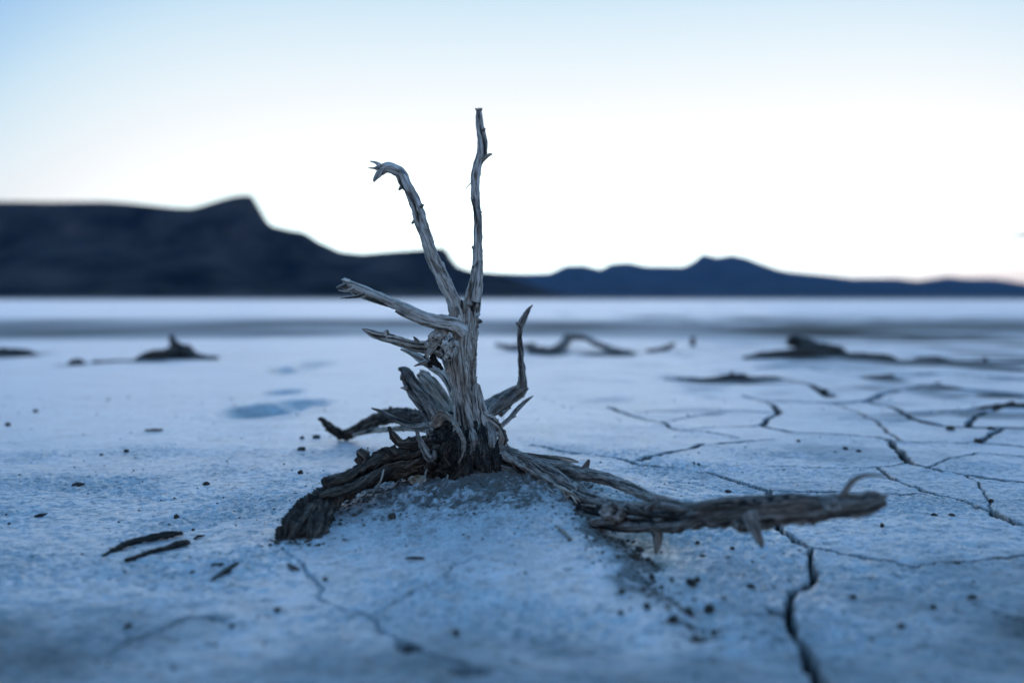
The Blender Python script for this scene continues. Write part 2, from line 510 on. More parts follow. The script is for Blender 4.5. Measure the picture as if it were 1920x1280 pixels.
def cpath(pts, jit=0.0, seed=0):
    P = np.array([on_ground(a, b)[0][:2] for a, b in pts])
    w = np.array([on_ground(a, b)[1] for a, b in pts])
    out_ = []
    for i in range(len(P) - 1):
        n = max(2, int(np.linalg.norm(P[i + 1] - P[i]) / 0.006))
        t = np.linspace(0, 1, n, endpoint=False)[:, None]
        out_.append(P[i] + (P[i + 1] - P[i]) * t)
    Q = np.vstack(out_ + [P[-1:]])
    s = np.concatenate([[0], np.cumsum(np.linalg.norm(np.diff(Q, axis=0), axis=1))])
    d_ = np.gradient(Q, axis=0); d_ /= np.linalg.norm(d_, axis=1)[:, None] + 1e-9
    nn = np.stack([-d_[:, 1], d_[:, 0]], -1)
    j = 0.0036 * noise2(s / 0.035, np.full(len(s), seed + .5), 51) + 0.0026 * noise2(s / 0.010, np.full(len(s), seed + .5), 52)
    env = np.clip(np.minimum(s, s[-1] - s) / 0.02, 0, 1)
    return Q + nn * (j * env)[:, None], s

def carve(pts, hw, depth, seed, taper0=1.0, taper1=1.0, soft=0.25, tone=1.0, lip=0.0006):
    if seed < 26: hw *= 0.85 if seed == 3 else 1.15
    Q, s = cpath(pts, seed=seed)
    L = s[-1]
    wid = hw * (taper0 + (taper1 - taper0) * s / L) * (1 + 0.45 * noise2(s / 0.02, np.full(len(s), seed + .5), 53) + 0.3 * noise2(s / 0.007, np.full(len(s), seed + .5), 54))
    wid = np.maximum(wid, hw * 0.12)
    rad = hw * 7 + 0.006
    lo = Q.min(0) - rad; hi = Q.max(0) + rad
    i0, i1 = np.searchsorted(gx, (lo[0], hi[0])); j0, j1 = np.searchsorted(gy, (lo[1], hi[1]))
    if i1 <= i0 or j1 <= j0: return
    D = np.full((j1 - j0, i1 - i0), 9.0); WW = np.full_like(D, hw)
    for k in range(len(Q) - 1):
        a, b = Q[k], Q[k + 1]
        l0 = np.minimum(a, b) - rad; h0 = np.maximum(a, b) + rad
        p0, p1 = np.searchsorted(gx, (l0[0], h0[0])); q0, q1 = np.searchsorted(gy, (l0[1], h0[1]))
        p0 = max(p0, i0); q0 = max(q0, j0); p1 = min(p1, i1); q1 = min(q1, j1)
        if p1 <= p0 or q1 <= q0: continue
        xx = gx[p0:p1][None, :]; yy = gy[q0:q1][:, None]
        ab = b - a; l2 = ab.dot(ab) + 1e-12
        t = np.clip(((xx - a[0]) * ab[0] + (yy - a[1]) * ab[1]) / l2, 0, 1)
        dd = np.hypot(xx - a[0] - t * ab[0], yy - a[1] - t * ab[1])
        sub = D[q0 - j0:q1 - j0, p0 - i0:p1 - i0]; sw = WW[q0 - j0:q1 - j0, p0 - i0:p1 - i0]
        w_ = wid[k] + (wid[k + 1] - wid[k]) * t
        m = dd < sub
        sub[m] = dd[m]; sw[m] = np.broadcast_to(w_, dd.shape)[m]
    c = 1 - sstep(1 - soft * 2, 1 + soft, D / WW)
    # never thinner than the grid can hold
    GZ[j0:j1, i0:i1] -= depth * c * np.clip(WW / hw, 0.3, 1.3)
    GZ[j0:j1, i0:i1] += lip * np.exp(-((D - WW * 1.8) / (hw * 1.8 + 0.002)) ** 2) * (D > WW)
    CR[j0:j1, i0:i1] = np.maximum(CR[j0:j1, i0:i1], (1 - sstep(0.75, 1.55, D / WW)) * tone)

A = carve
A([(995,835),(1085,854),(1160,862),(1195,875),(1270,881),(1340,890),(1385,905),(1440,921),(1500,921),(1590,922),(1660,926),(1730,926)], .0030, .013, 1, .85, 1)
A([(1442,921),(1447,945),(1452,970),(1464,997),(1490,1015),(1520,1032)], .0026, .012, 2)
A([(1520,1032),(1525,1060),(1530,1090),(1490,1105),(1480,1130),(1475,1155),(1495,1200),(1515,1250),(1532,1285),(1560,1340)], .0023, .015, 3, .9, 2.2)
A([(1440,1140),(1456,1150),(1476,1158)], .003, .010, 4, .5, 1)
A([(1520,1032),(1585,1040),(1645,1052),(1710,1067),(1790,1060),(1860,1052),(1920,1045),(2000,1040)], .0019, .010, 5)
A([(1450,873),(1560,876),(1645,875),(1705,870)], .0023, .010, 6, .5, 1)
A([(1645,875),(1675,895),(1735,920),(1800,937),(1860,960),(1895,980),(1925,990),(2020,1020)], .0027, .012, 7, .8, 1.4)
A([(1705,870),(1740,880),(1810,892),(1920,905),(2040,915)], .0032, .013, 8)
A([(1705,870),(1690,850),(1665,827)], .0040, .018, 9)
A([(1665,827),(1645,820),(1560,814),(1485,810),(1427,797)], .0034, .014, 10)
A([(1427,797),(1440,785),(1462,775)], .0038, .016, 11)
A([(1462,775),(1445,757),(1395,742),(1388,738)], .0038, .016, 12, 1.2, .5)
A([(1140,764),(1185,780),(1240,792),(1270,807),(1320,809),(1385,822)], .0034, .011, 13, 1.3, .4)
A([(1275,806),(1335,800),(1427,797)], .0030, .008, 14, .5, .8, tone=.7)
A([(1195,868),(1240,852),(1290,842),(1315,833)], .0036, .009, 15)
A([(1345,832),(1390,827),(1450,824)], .0034, .008, 16, 1, .5, tone=.8)
A([(1625,755),(1660,760),(1685,767),(1710,785)], .0050, .014, 17)
A([(1710,785),(1760,797),(1810,802),(1860,802),(1920,804),(2040,806)], .0085, .022, 18, .8, 1.2)
A([(1695,772),(1760,772),(1810,769),(1885,762),(1930,765),(2040,770)], .0070, .016, 19, .7, 1.6)
A([(1575,784),(1640,787),(1705,788)], .0034, .008, 20, .6, 1, tone=.7)
A([(1690,830),(1760,830),(1835,832),(1920,840),(2020,846)], .0036, .012, 21, .6, 1.2)
A([(1480,712),(1520,722),(1540,733),(1557,745)], .0080, .016, 22, .7, 1.2)
A([(1395,742),(1480,756),(1560,757),(1625,753)], .0040, .008, 23, 1, 1, tone=.6)
A([(1745,722),(1800,730),(1860,735),(1925,742),(2010,750)], .0110, .016, 24, .7, 1.2, tone=.8)
A([(1520,690),(1580,700),(1640,706),(1720,704),(1760,700)], .0130, .014, 25, .6, 1, tone=.6)
A([(525,1032),(575,1075),(600,1105),(595,1120),(645,1145),(695,1160),(725,1190),(765,1220),(820,1240),(890,1262),(960,1272),(1100,1278)], .0014, .0028, 26, .7, 1.2, tone=.25)
A([(695,1157),(760,1120),(810,1100),(850,1070),(900,1055)], .0014, .003, 27, 1, .5, tone=.3)
A([(215,1215),(255,1198),(300,1180),(350,1160),(380,1157),(425,1165)], .0042, .006, 28, .5, .7, soft=.6, tone=.3)
A([(760,1216),(772,1226)], .0045, .010, 29)
A([(860,1266),(905,1272)], .005, .008, 30, tone=.8)
A([(1350,1160),(1400,1150),(1452,1150)], .0018, .004, 31, .4, 1, tone=.5)
A([(1800,1118),(1870,1150),(1960,1170)], .0020, .004, 32, .4, 1, tone=.5)

A([(1810,892),(1835,905),(1850,930),(1860,958)], .0013, .006, 42, tone=.8)
A([(1740,880),(1775,862),(1835,850),(1920,856)], .0018, .008, 46, tone=.8)
A([(1240,792),(1300,780),(1380,770),(1462,776)], .0022, .006, 48, tone=.5)
A([(1560,757),(1600,770),(1640,787),(1690,830)], .0030, .009, 49, tone=.7)
A([(1810,802),(1830,780),(1885,762)], .0050, .012, 50, tone=.9)
A([(1835,832),(1860,815),(1880,803)], .0040, .010, 51, tone=.9)
A([(1625,753),(1660,735),(1745,722)], .0070, .012, 52, tone=.8)
A([(1590,690),(1700,697),(1800,702),(1925,712)], .0170, .016, 53, tone=.8)
A([(1420,690),(1500,684),(1590,690)], .0120, .012, 54, tone=.6)

# dirt map: dark organic soil at the foot of the shrub, brown earth along the ledge, dull dry-silt belt far out
DT = 0.9 * sstep(0.45, 0.95, 1.05 * loose + 0.40 * noise2(GX * 40, GY * 40, 61) + 0.45 * noise2(GX * 130, GY * 130, 62) + 0.55 * noise2(GX * 270, GY * 270, 70)) * sstep(0.15, 0.5, loose)
qx, qy = GX - LA[0], GY - LA[1]
TL = qx * LD[0] + qy * LD[1]; DL = qx * LN[0] + qy * LN[1]
led = np.exp(-((DL + 0.030 * noise2(GX * 14, GY * 14, 3)) / 0.026) ** 2) * sstep(-0.02, 0.06, TL) * (1 - sstep(0.22, 0.36, TL))
DT = np.maximum(DT, 0.75 * sstep(0.30, 0.75, led * (0.75 + 0.7 * noise2(GX * 35, GY * 35, 63) + 0.4 * noise2(GX * 90, GY * 90, 64))))
SAND = 1.15 * np.exp(-((TL - 0.075) / 0.085) ** 2 - ((DL + 0.028) / 0.026) ** 2) * (0.8 + 0.4 * noise2(GX * 50, GY * 50, 65))
# lens vignette painted into near corners and bottom edge, plus patchy grey silt
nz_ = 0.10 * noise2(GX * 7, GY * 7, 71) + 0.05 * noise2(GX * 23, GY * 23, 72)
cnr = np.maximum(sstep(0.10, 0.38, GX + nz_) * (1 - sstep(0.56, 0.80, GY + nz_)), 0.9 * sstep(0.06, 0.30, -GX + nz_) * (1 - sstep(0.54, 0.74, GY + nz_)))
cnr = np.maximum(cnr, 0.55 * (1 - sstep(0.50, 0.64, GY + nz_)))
SILT_VIGNETTE = 1.0 * cnr * (0.8 + 0.6 * noise2(GX * 16, GY * 16, 73)) + 0.30 * sstep(0.1, 0.6, noise2(GX * 6, GY * 6, 74) + 0.4 * noise2(GX * 21, GY * 21, 75)) * sstep(0.0, 0.4, GX + 0.1)
BW = band_warp(GX, GY)
hi_ = sstep(-0.35, 0.45, noise2(GX * 0.5 + 3, GY * 0.9, 66))
BAND = sstep(4.1, 5.5, BW - 0.5 * hi_ + 0.35 * np.clip(GX, -3, 3) * -0.35) * (1 - sstep(7.0, 10.5, BW))
BAND *= (0.80 + 0.55 * noise2(GX * 0.9, GY * 0.7, 67))
BAND = np.maximum(BAND, 0.9 * sstep(45, 95, GY))
rightside = sstep(0.5, 1.4, GX) * sstep(1.9, 2.9, GY) * (1 - sstep(9, 13, GY))
BAND = np.maximum(BAND, rightside * 0.95 * sstep(-0.15, 0.30, noise2(GX * 1.2, GY * 3.6, 68) + 0.5 * noise2(GX * 4, GY * 9, 69)))
edge2 = sstep(0.45, 0.75, GX) * sstep(1.35, 1.75, GY) * (1 - sstep(2.2, 2.6, GY))
BAND = np.maximum(BAND, edge2 * 0.7 * sstep(0.0, 0.4, noise2(GX * 4, GY * 8, 76) + 0.5 * noise2(GX * 13, GY * 18, 77)))
for px, py, ra, rb in ((1500,668,80,8),(1600,670,70,7),(1680,678,60,8),(1780,684,70,8),(1860,690,70,9),(1650,710,40,6),(1760,726,40,5),(1880,742,60,6),(330,672,70,7),(20,668,50,7),(140,682,25,5),(1130,664,60,6),(1030,662,50,5),(1370,717,110,6)):
    g_, m_ = on_ground(px, py); ry_ = abs(on_ground(px, py - rb)[0][1] - g_[1])
    e_ = ((GX - g_[0]) / (ra * m_)) ** 2 + ((GY - g_[1]) / ry_) ** 2
    BAND = np.maximum(BAND, 0.9 * sstep(0.25, 0.75, np.exp(-e_) + 0.35 * noise2(GX * 9, GY * 9, 78)) * (e_ < 6))

nv_, nh_ = len(gy), len(gx)
me = bpy.data.meshes.new('ground')
co = np.stack([GX, GY, GZ], -1).reshape(-1, 3).astype(np.float32)
idx = np.arange(nv_ * nh_).reshape(nv_, nh_)
quad = np.stack([idx[:-1, :-1], idx[:-1, 1:], idx[1:, 1:], idx[1:, :-1]], -1).reshape(-1, 4).astype(np.int32)
me.vertices.add(len(co)); me.vertices.foreach_set('co', co.ravel())
me.loops.add(quad.size); me.loops.foreach_set('vertex_index', quad.ravel())
me.polygons.add(len(quad)); me.polygons.foreach_set('loop_start', np.arange(0, quad.size, 4, dtype=np.int32))
me.polygons.foreach_set('use_smooth', np.ones(len(quad), bool))
for nm, arr in (('crack', CR), ('dirt', DT), ('sand', SAND), ('band', BAND), ('silt_vignette', SILT_VIGNETTE)):
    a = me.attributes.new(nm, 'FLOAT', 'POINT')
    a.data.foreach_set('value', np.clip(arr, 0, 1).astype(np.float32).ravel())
me.update(); me.validate()
ground = bpy.data.objects.new('ground', me)
S.collection.objects.link(ground)
tag(ground, 'pale cracked mud of the dry lake bed stretching to the hills', 'ground', kind='structure')

m, n, b = mat('playa_mud')
t_ = node(n, 'ShaderNodeTexCoord'); ob = t_.outputs['Object']
big = tex(n, ob, 3.2, 5, 0.6)
mid = tex(n, ob, 45, 5, 0.65)
fine = tex(n, ob, 420, 4, 0.7)
spk = tex(n, ob, 150, 2, 0.6)
col = ramp_node(n, mid, [(0.32, (0.44, 0.42, 0.39)), (0.5, (0.61, 0.60, 0.565)), (0.66, (0.74, 0.73, 0.695))])
col = mixc(n, ramp_node(n, big, [(0.42, (0, 0, 0)), (0.66, (0.75,) * 3)]), col, (0.43, 0.40, 0.355))
grit = tex(n, ob, 95, 4, 0.75)
col = mixc(n, ramp_node(n, grit, [(0.38, (0.75,) * 3), (0.48, (0, 0, 0))]), col, (0.24, 0.205, 0.17))
mott = tex(n, ob, 14, 5, 0.7)
col = mixc(n, ramp_node(n, mott, [(0.50, (0, 0, 0)), (0.66, (0.5,) * 3)]), col, (0.33, 0.295, 0.25))
col = mixc(n, ramp_node(n, fine, [(0.36, (0.75,) * 3), (0.50, (0, 0, 0))]), col, (0.22, 0.19, 0.16))
col = mixc(n, ramp_node(n, spk, [(0.66, (0, 0, 0)), (0.74, (0.6,) * 3)]), col, (0.13, 0.105, 0.085))
def attr(nm):
    a = node(n, 'ShaderNodeAttribute', attribute_name=nm); return a.outputs['Fac']
col = mixc(n, attr('silt_vignette'), col, (0.14, 0.118, 0.095))  # one dark tone for the painted vignette and the silt patches
col = mixc(n, attr('band'), col, (0.095, 0.078, 0.060))
col = mixc(n, attr('sand'), col, (0.66, 0.49, 0.32))
col = mixc(n, attr('dirt'), col, (0.115, 0.092, 0.070))
col = mixc(n, attr('crack'), col, (0.022, 0.017, 0.013))
n.links.new(col, b.inputs['Base Color'])
# the crust has a faint salt sheen, loose silt, soil and the vignette-darkened corners have none
sm = node(n, 'ShaderNodeMath', operation='MAXIMUM'); n.links.new(attr('band'), sm.inputs[0]); n.links.new(attr('dirt'), sm.inputs[1])
sc_ = node(n, 'ShaderNodeMath', operation='MAXIMUM'); n.links.new(sm.outputs[0], sc_.inputs[0]); n.links.new(attr('crack'), sc_.inputs[1])
sm = sc_
s2 = node(n, 'ShaderNodeMath', operation='MAXIMUM'); n.links.new(sm.outputs[0], s2.inputs[0]); n.links.new(attr('silt_vignette'), s2.inputs[1])
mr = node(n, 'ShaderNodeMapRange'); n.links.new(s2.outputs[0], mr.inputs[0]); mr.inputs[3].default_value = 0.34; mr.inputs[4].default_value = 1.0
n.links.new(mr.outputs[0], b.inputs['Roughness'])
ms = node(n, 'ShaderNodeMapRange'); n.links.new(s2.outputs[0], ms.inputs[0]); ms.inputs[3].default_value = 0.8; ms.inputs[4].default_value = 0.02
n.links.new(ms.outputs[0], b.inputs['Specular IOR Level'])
# fine dust on the crust scatters low light forward
msh = node(n, 'ShaderNodeMapRange'); n.links.new(s2.outputs[0], msh.inputs[0]); msh.inputs[3].default_value = 1.0; msh.inputs[4].default_value = 0.0
n.links.new(msh.outputs[0], b.inputs['Sheen Weight'])
b.inputs['Sheen Roughness'].default_value = 0.30
b.inputs['Sheen Tint'].default_value = (0.9, 0.95, 1.0, 1)
bp = node(n, 'ShaderNodeBump'); bp.inputs['Strength'].default_value = 0.6; bp.inputs['Distance'].default_value = 0.0010
n.links.new(fine, bp.inputs['Height']); n.links.new(bp.outputs[0], b.inputs['Normal'])
me.materials.append(m)

def gz(x_, y_):
    return float(ground_z(np.array([x_]), np.array([y_]))[0])

# ------------------------------------------------------------------ far hills
def rock(name, c1, c2, sc):
    m, n, b = mat(name)
    t_ = node(n, 'ShaderNodeTexCoord')
    f = tex(n, t_.outputs['Object'], sc, 6, 0.6)
    n.links.new(ramp_node(n, f, [(0.35, c1), (0.65, c2)]), b.inputs['Base Color'])
    b.inputs['Roughness'].default_value = 1.0; b.inputs['Specular IOR Level'].default_value = 0.0
    return m

def hill(name, prof, D, Wd, shape, mat_, step, seed, amp):
    px = np.arange(prof[0][0], prof[-1][0] + 1, step)
    py = np.interp(px, [p[0] for p in prof], [p[1] for p in prof])
    H = np.maximum((557 - py) / FPX * D, 0) + CAM_H
    xx = (px - 960) / FPX * D
    v = np.concatenate([np.linspace(0, 1, 40), np.linspace(1.05, 1.9, 14)])
    sh = np.where(v <= 1, np.interp(v, shape[0], shape[1]), np.clip(1 - (v - 1) / 0.9, 0, 1) ** 0.8)
    yy = D - Wd * (1 - v)
    Xg, Yg = np.meshgrid(xx, yy)
    Hg = H[None, :] * sh[:, None]
    bell = np.sin(np.clip(v, 0, 1) * math.pi)[:, None]
    k = Wd * 0.25
    gul = 0.6 - np.abs(noise2(Xg / k, Yg / (k * 2.5), seed)) * 2 + 0.5 * noise2(Xg / k * 2.7, Yg / k, seed + 1)
    Hg = Hg * (1 + amp * bell * gul) - 0.4
    Xg = Xg + bell * Wd * 0.06 * noise2(Xg / k, Yg / k, seed + 2)
    V = np.stack([Xg, Yg, Hg], -1).reshape(-1, 3)
    nr, nc = Xg.shape
    I = np.arange(nr * nc).reshape(nr, nc)
    q = np.stack([I[:-1, :-1], I[:-1, 1:], I[1:, 1:], I[1:, :-1]], -1).reshape(-1, 4)
    me = bpy.data.meshes.new(name); me.from_pydata(V.tolist(), [], q.tolist())
    me.polygons.foreach_set('use_smooth', np.ones(len(me.polygons), bool))
    me.materials.append(mat_); me.update()
    o = bpy.data.objects.new(name, me); S.collection.objects.link(o)
    return o

mesa = [(-1700,556),(-1500,520),(-1300,440),(-1100,392),(-800,383),(-500,379),(-300,381),(0,378),(100,379),(200,378),(250,381),(290,385),(330,389),(360,390),(385,384),(410,376),(440,368),(455,366),(476,366),(478,383),(489,404),(514,423),(545,430),(572,434),(600,452),(640,470),(680,474),(740,469),(800,465),(826,462),(839,466),(846,481),(859,497),(878,504),(900,507),(940,513),(980,526),(1030,545),(1070,556)]
tag(hill('mesa_hill', mesa, 1500, 420, ([0, .55, .78, .86, 1], [0, .33, .52, .74, 1.0]), rock('dark_mesa_rock', (0.006, 0.005, 0.005), (0.085, 0.060, 0.046), 0.012), 3, 71, 0.16),
    'black flat topped mesa with a stepped cliff end', 'hill', kind='structure')
rng_ = [(500,556),(620,545),(760,520),(880,506),(945,510),(990,511),(1030,510),(1060,496),(1095,495),(1125,503),(1145,492),(1165,491),(1180,490),(1210,497),(1280,498),(1300,488),(1316,474),(1345,481),(1370,476),(1400,482),(1440,500),(1480,508),(1540,514),(1600,521),(1680,521),(1715,527),(1735,524),(1775,518),(1810,522),(1860,522),(1920,533),(2010,540),(2150,532),(2300,528),(2600,536),(2900,556)]
tag(hill('mountain_range', rng_, 5600, 1500, ([0, .5, 1], [0, .36, 1.0]), rock('far_mountain_rock', (0.03, 0.03, 0.032), (0.06, 0.058, 0.058), 0.004), 4, 81, 0.22),
    'hazy blue mountain range on the right horizon', 'mountain', kind='structure')

# small dark cloud sliver low on the right
mb = MB()
cpos, _ = at(1935, 440, 7800)
lump(mb, cpos, (150, 220, 15), 4, 0.35, 5, 1.8)
lump(mb, cpos + np.array([-75, 30, -6]), (150, 90, 6.5), 4, 0.3, 9, 1.8)
mcl, ncl, bcl = mat('cloud_grey')
bcl.inputs['Base Color'].default_value = (0.10, 0.12, 0.14, 1); bcl.inputs['Roughness'].default_value = 1
cl = mb.build('cloud', mcl)
tag(cl, 'small grey sliver of cloud low in the sky', 'cloud', kind='structure')

# ------------------------------------------------------------------ the dead shrub
base = np.array([TR[0], TR[1], gz(*TR)])
shrub = empty('dead_shrub', base, 'weathered grey dead shrub stump with bare branches and arching roots on a low mound', 'dead shrub')

def limb(name, pts, mat_=None, extra=(), parent=None, **k):
    mb = MB()
    tube(mb, pts, **k)
    for e in extra:
        p, kw = e
        tube(mb, p, **kw)
    return mb.build(name, mat_ or M_wood, parent if parent is not None else shrub)

Z = 1.0
trunk_pts = [(893,915,.985,50),(892,880,.985,43),(893,845,.985,39),(888,805,.99,34),(878,770,.995,28),(870,735,1.,26),(866,705,1.,28),(862,675,1.,31),(861,645,1.,32),(864,615,1.,31),(868,592,1.,27),(870,572,1.,17)]
trunk = limb('trunk', trunk_pts, end='round', lump=.13, fibre=.13, crack=.46, twist=.2, cross=330, along=14, chunk=.07,
             extra=[([(915,900,.972,20),(918,865,.972,21),(911,820,.974,17),(900,770,.98,13),(893,722,.986,7)], dict(end='point', fibre=.2, crack=.3, twist=.1)),
                    ([(858,890,.968,20),(862,840,.970,15),(862,800,.974,11),(858,760,.98,8)], dict(end='point', fibre=.2, crack=.3, twist=.1)),
                    ([(884,845,.952,7),(887,825,.950,9),(886,812,.950,7),(883,803,.950,3)], dict(end='point')),
                            ([(868,585,.99,5),(867,572,.985,6),(866,562,.985,2)], dict(end='broken'))])
mb = MB()
for q_ in ((826,644,.985,25,24,23,3),(806,650,.98,14,16,14,5),(842,652,.975,15,18,24,8),(815,632,.975,12,10,9,9)):
    p_, m_ = at(q_[0], q_[1], q_[2]); lump(mb, p_, np.array([q_[3], q_[4], q_[5]]) * m_, 5, .42, q_[6], 1.6, ridge=.11)
mb.build('burl', M_wood, trunk)
# tall right branch with a snapped flat tip
br1 = limb('branch', [(874,640,1.,16),(880,600,.998,16),(887,561,.995,16),(893,525,.99,12.5),(895.5,495,.99,10),(896,467,.99,9),(896,424,.99,8.6),(894,396,.99,8),(891,370,.99,8.2),(891.5,345,.99,8.2),(892,327,.99,9),(896,306,.99,8.5),(904,288,.99,9.5),(904.5,266,.99,9),(901,245,.99,7.5),(899,223,.99,6.2),(898,212,.99,6.0),(897.5,205,.99,6.4)], M_silver,
     chunk=.12, fibre=.14, crack=.45, lump=.14, twist=.5, wob=.12,
     extra=[([(892,565,.985,8),(898,525,.982,7),(902,490,.982,4)], dict(end='point', fibre=.2))])
mb = MB(); tube(mb, [(905,299,.988,5),(912,294,.986,3.6),(918,290,.984,2.8),(923,289,.984,1.4)], end='broken'); mb.build('twig', M_strip, br1)
mb = MB(); tube(mb, [(888,338,.985,.9),(882,344,.983,.9),(876,351,.98,.7),(872,357,.98,.4)], end='point', fibre=0, crack=0, step=.0006); mb.build('hair_twig', M_strip, br1)
mb = MB()
for q in ([(899,396,.985,3),(904,398,.985,1.5)], [(889,500,.985,3),(884,502,.985,1.5)], [(887,370,.985,4),(882.5,373,.985,2)], [(905,245,.985,4),(910,241,.985,1.5)], [(893,591,.985,5),(900,588,.985,2)], [(888,462,.985,4),(885,466,.985,2)]):
    mb = MB(); tube(mb, q, end='broken', step=.0006); mb.build('knot', M_wood, br1)
for q in ([(894,207,.988,2.2),(891.5,203.5,.988,1)], [(902,207,.988,2.2),(904,203.5,.988,.9)]):
    mb = MB(); tube(mb, q, end='point', step=.0006); mb.build('splinter', M_wood, br1)
# tall left branch bending over to a frayed end
br2 = limb('branch', [(862,625,.995,13),(857,592,.99,13),(849,561,.985,13),(832,525,.98,12.5),(812,485,.975,12),(799,446,.97,11.5),(787,412,.97,12),(783,392,.97,12),(773,370,.97,12),(761,349,.97,11.8),(754,331,.97,11),(743,319,.97,10),(729,314,.97,9.5),(717,316,.97,10.5),(709,319,.97,11)], M_silver,
     chunk=.12, fibre=.16, crack=.60, lump=.14, twist=.45, wob=.1,
     extra=[([(712,310,.968,5),(704,305,.967,2.6),(694,302.5,.966,1.0)], dict(end='point', step=.0007)),
            ([(712,316,.966,4),(702,315.5,.965,2.2),(691,315,.965,.9)], dict(end='point', step=.0007)),
            ([(716,318,.968,7),(709,328,.966,6),(703,336,.966,3.8),(701,341,.966,1.8)], dict(end='broken', step=.0007)),
            ([(721,320,.968,6),(715,326,.966,4),(712,331,.966,1.5)], dict(end='broken', step=.0007))])
mb = MB()
for q in ([(789,388,.962,4),(794,384,.96,2)], [(796,428,.962,3),(802,429,.96,1)], [(777,415,.962,4),(772,419,.96,2)], [(752,352,.962,4),(748,356,.96,2)]):
    mb = MB(); tube(mb, q, end='broken', step=.0006); mb.build('knot', M_wood, br2)
# cut stub to the left
br3 = limb('branch', [(866,622,.99,20),(848,610,.985,17),(832,606,.98,15.5),(810,602,.975,14.5),(788,595,.97,13.5),(758,580,.965,12.5),(730,569,.96,12),(708,559,.955,12.5),(690,551,.953,12.5),(672,544,.95,12.5),(655,536,.948,11),(645,532,.946,9.5)], M_silver,
     chunk=.10, fibre=.18, crack=.55, lump=.10, twist=.15, along=14,
     extra=[([(655,529,.945,6),(646,525,.944,4),(640,524,.943,1.5)], dict(end='broken', step=.0007)),
            ([(650,535,.943,6),(640,537,.942,4),(631,539,.941,1.5)], dict(end='broken', step=.0007)),
            ([(664,541,.945,6),(650,545,.943,3.4),(634,544,.942,1)], dict(end='broken', step=.0007)),
            ([(684,552,.945,5),(668,556,.943,3),(652,557,.942,2.4),(638,559,.942,1)], dict(end='broken', step=.0007)),
            ([(770,581,.955,5),(758,574,.954,3.5),(750,574,.954,1.5)], dict(end='broken', step=.0007)),
            ([(652,527,.946,4),(645,521,.946,1.5)], dict(end='broken', step=.0006))])
mb = MB(); tube(mb, [(742,582,.95,3.5),(760,592,.95,4),(785,602,.953,4),(812,610,.958,3)], end='point', fibre=.2); mb.build('peeling_strip', M_strip, br3)
# thin lower left branch
br4 = limb('branch', [(838,656,.99,20),(815,652,.985,16),(794,651,.98,12),(773,647.5,.975,10),(746,639,.97,9),(725,633,.965,9),(711,629,.963,8),(699,625.5,.96,7),(688,620.5,.958,4.5),(680,617,.957,1.8)],
     end='point', fibre=.14, crack=.3, lump=.18, wob=.1)
mb = MB(); tube(mb, [(726,632,.964,6),(725,625,.963,5),(724,620,.962,4.6)], end='round', step=.0006); mb.build('knot', M_wood, br4)
mb = MB(); tube(mb, [(783,641,.965,5),(778,634,.962,2.5),(775,631,.962,1)], end='broken', step=.0006); mb.build('splinter', M_wood, br4)
mb = MB(); tube(mb, [(806,656,.965,6),(800,668,.962,4),(806,676,.962,2)], end='broken', step=.0006); mb.build('splinter', M_wood, br4)
mb = MB()
for i in range(16):
    rr = random.Random(i)
    p_, m_ = at(812 + rr.uniform(-9, 16), 676 + rr.uniform(-9, 12), .985)
    lump(mb, p_, np.array([rr.uniform(2, 5)] * 3) * m_, 2, .5, i, 2.2)
for q in ([(796,668,.985,3),(806,674,.98,4),(820,680,.98,4),(829,692,.985,3)], [(808,660,.98,5),(815,672,.978,4),(822,688,.98,3)]):
    tube(mb, q, end='broken', knobby=.3)
mb.build('bark_crumb', M_char, br4)
# pale side shoot behind it
br5 = limb('branch', [(852,742,1.03,8),(842,718,1.045,8.5),(829,700,1.055,9),(809,685,1.065,9.5),(792,674,1.07,8.5),(776,664,1.075,6),(764,658.5,1.08,4),(752,655,1.085,1.8)], M_wood, end='point',
     extra=[([(800,679,1.062,6),(788,682,1.06,3.5),(777,686,1.06,1.2)], dict(end='point'))])
# two broken uprights behind the collar
br6 = limb('branch', [(822,812,1.05,22),(815,782,1.06,19),(804,760,1.07,18),(786,739,1.08,16),(771,718,1.09,14),(763,702,1.095,11),(757,694,1.1,7),(747,691,1.1,2.5)], M_rwood, end='broken', fibre=.18, crack=.3, lump=.2,
     extra=[([(764,728,1.08,6),(757,727,1.08,3),(751,727,1.08,1)], dict(end='point')), ([(757,705,1.09,7),(753,712,1.09,4)], dict(end='broken'))])
br7 = limb('branch', [(858,790,1.10,13),(843,766,1.12,13),(826,744,1.13,14),(808,720,1.14,14),(795,706,1.15,13),(786,700,1.15,9)], M_strip, end='broken', fibre=.15)
# rear right root that turns up into a thin shoot
rr1 = limb('root', [(890,800,1.05,22),(908,770,1.08,17),(927,761,1.10,17),(945,750,1.11,16),(960,741,1.12,15),(972,734,1.12,13),(980,729,1.12,11),(988,725,1.12,6)], M_rwood, end='broken', fibre=.2, crack=.34, lump=.16, along=14,
     extra=[([(938,775,1.10,7),(950,766,1.11,5),(958,764,1.11,1.5)], dict(end='broken'))])
mb = MB(); tube(mb, [(972,742,1.12,9),(978,728,1.12,10.5),(979.5,714,1.12,8),(977.5,691,1.12,6.6),(976,658,1.12,6),(975,625,1.12,5.6),(978,604,1.12,6.4),(984,592,1.12,5.4),(992,579,1.12,3.4),(999,571.5,1.12,1.2)], end='point', fibre=.12, crack=.3, lump=.28, wob=.35, chunk=.2)
tube(mb, [(976,612,1.118,5),(970,606,1.116,3),(968,603,1.116,1)], end='broken')
mb.build('shoot', M_rwood, rr1)
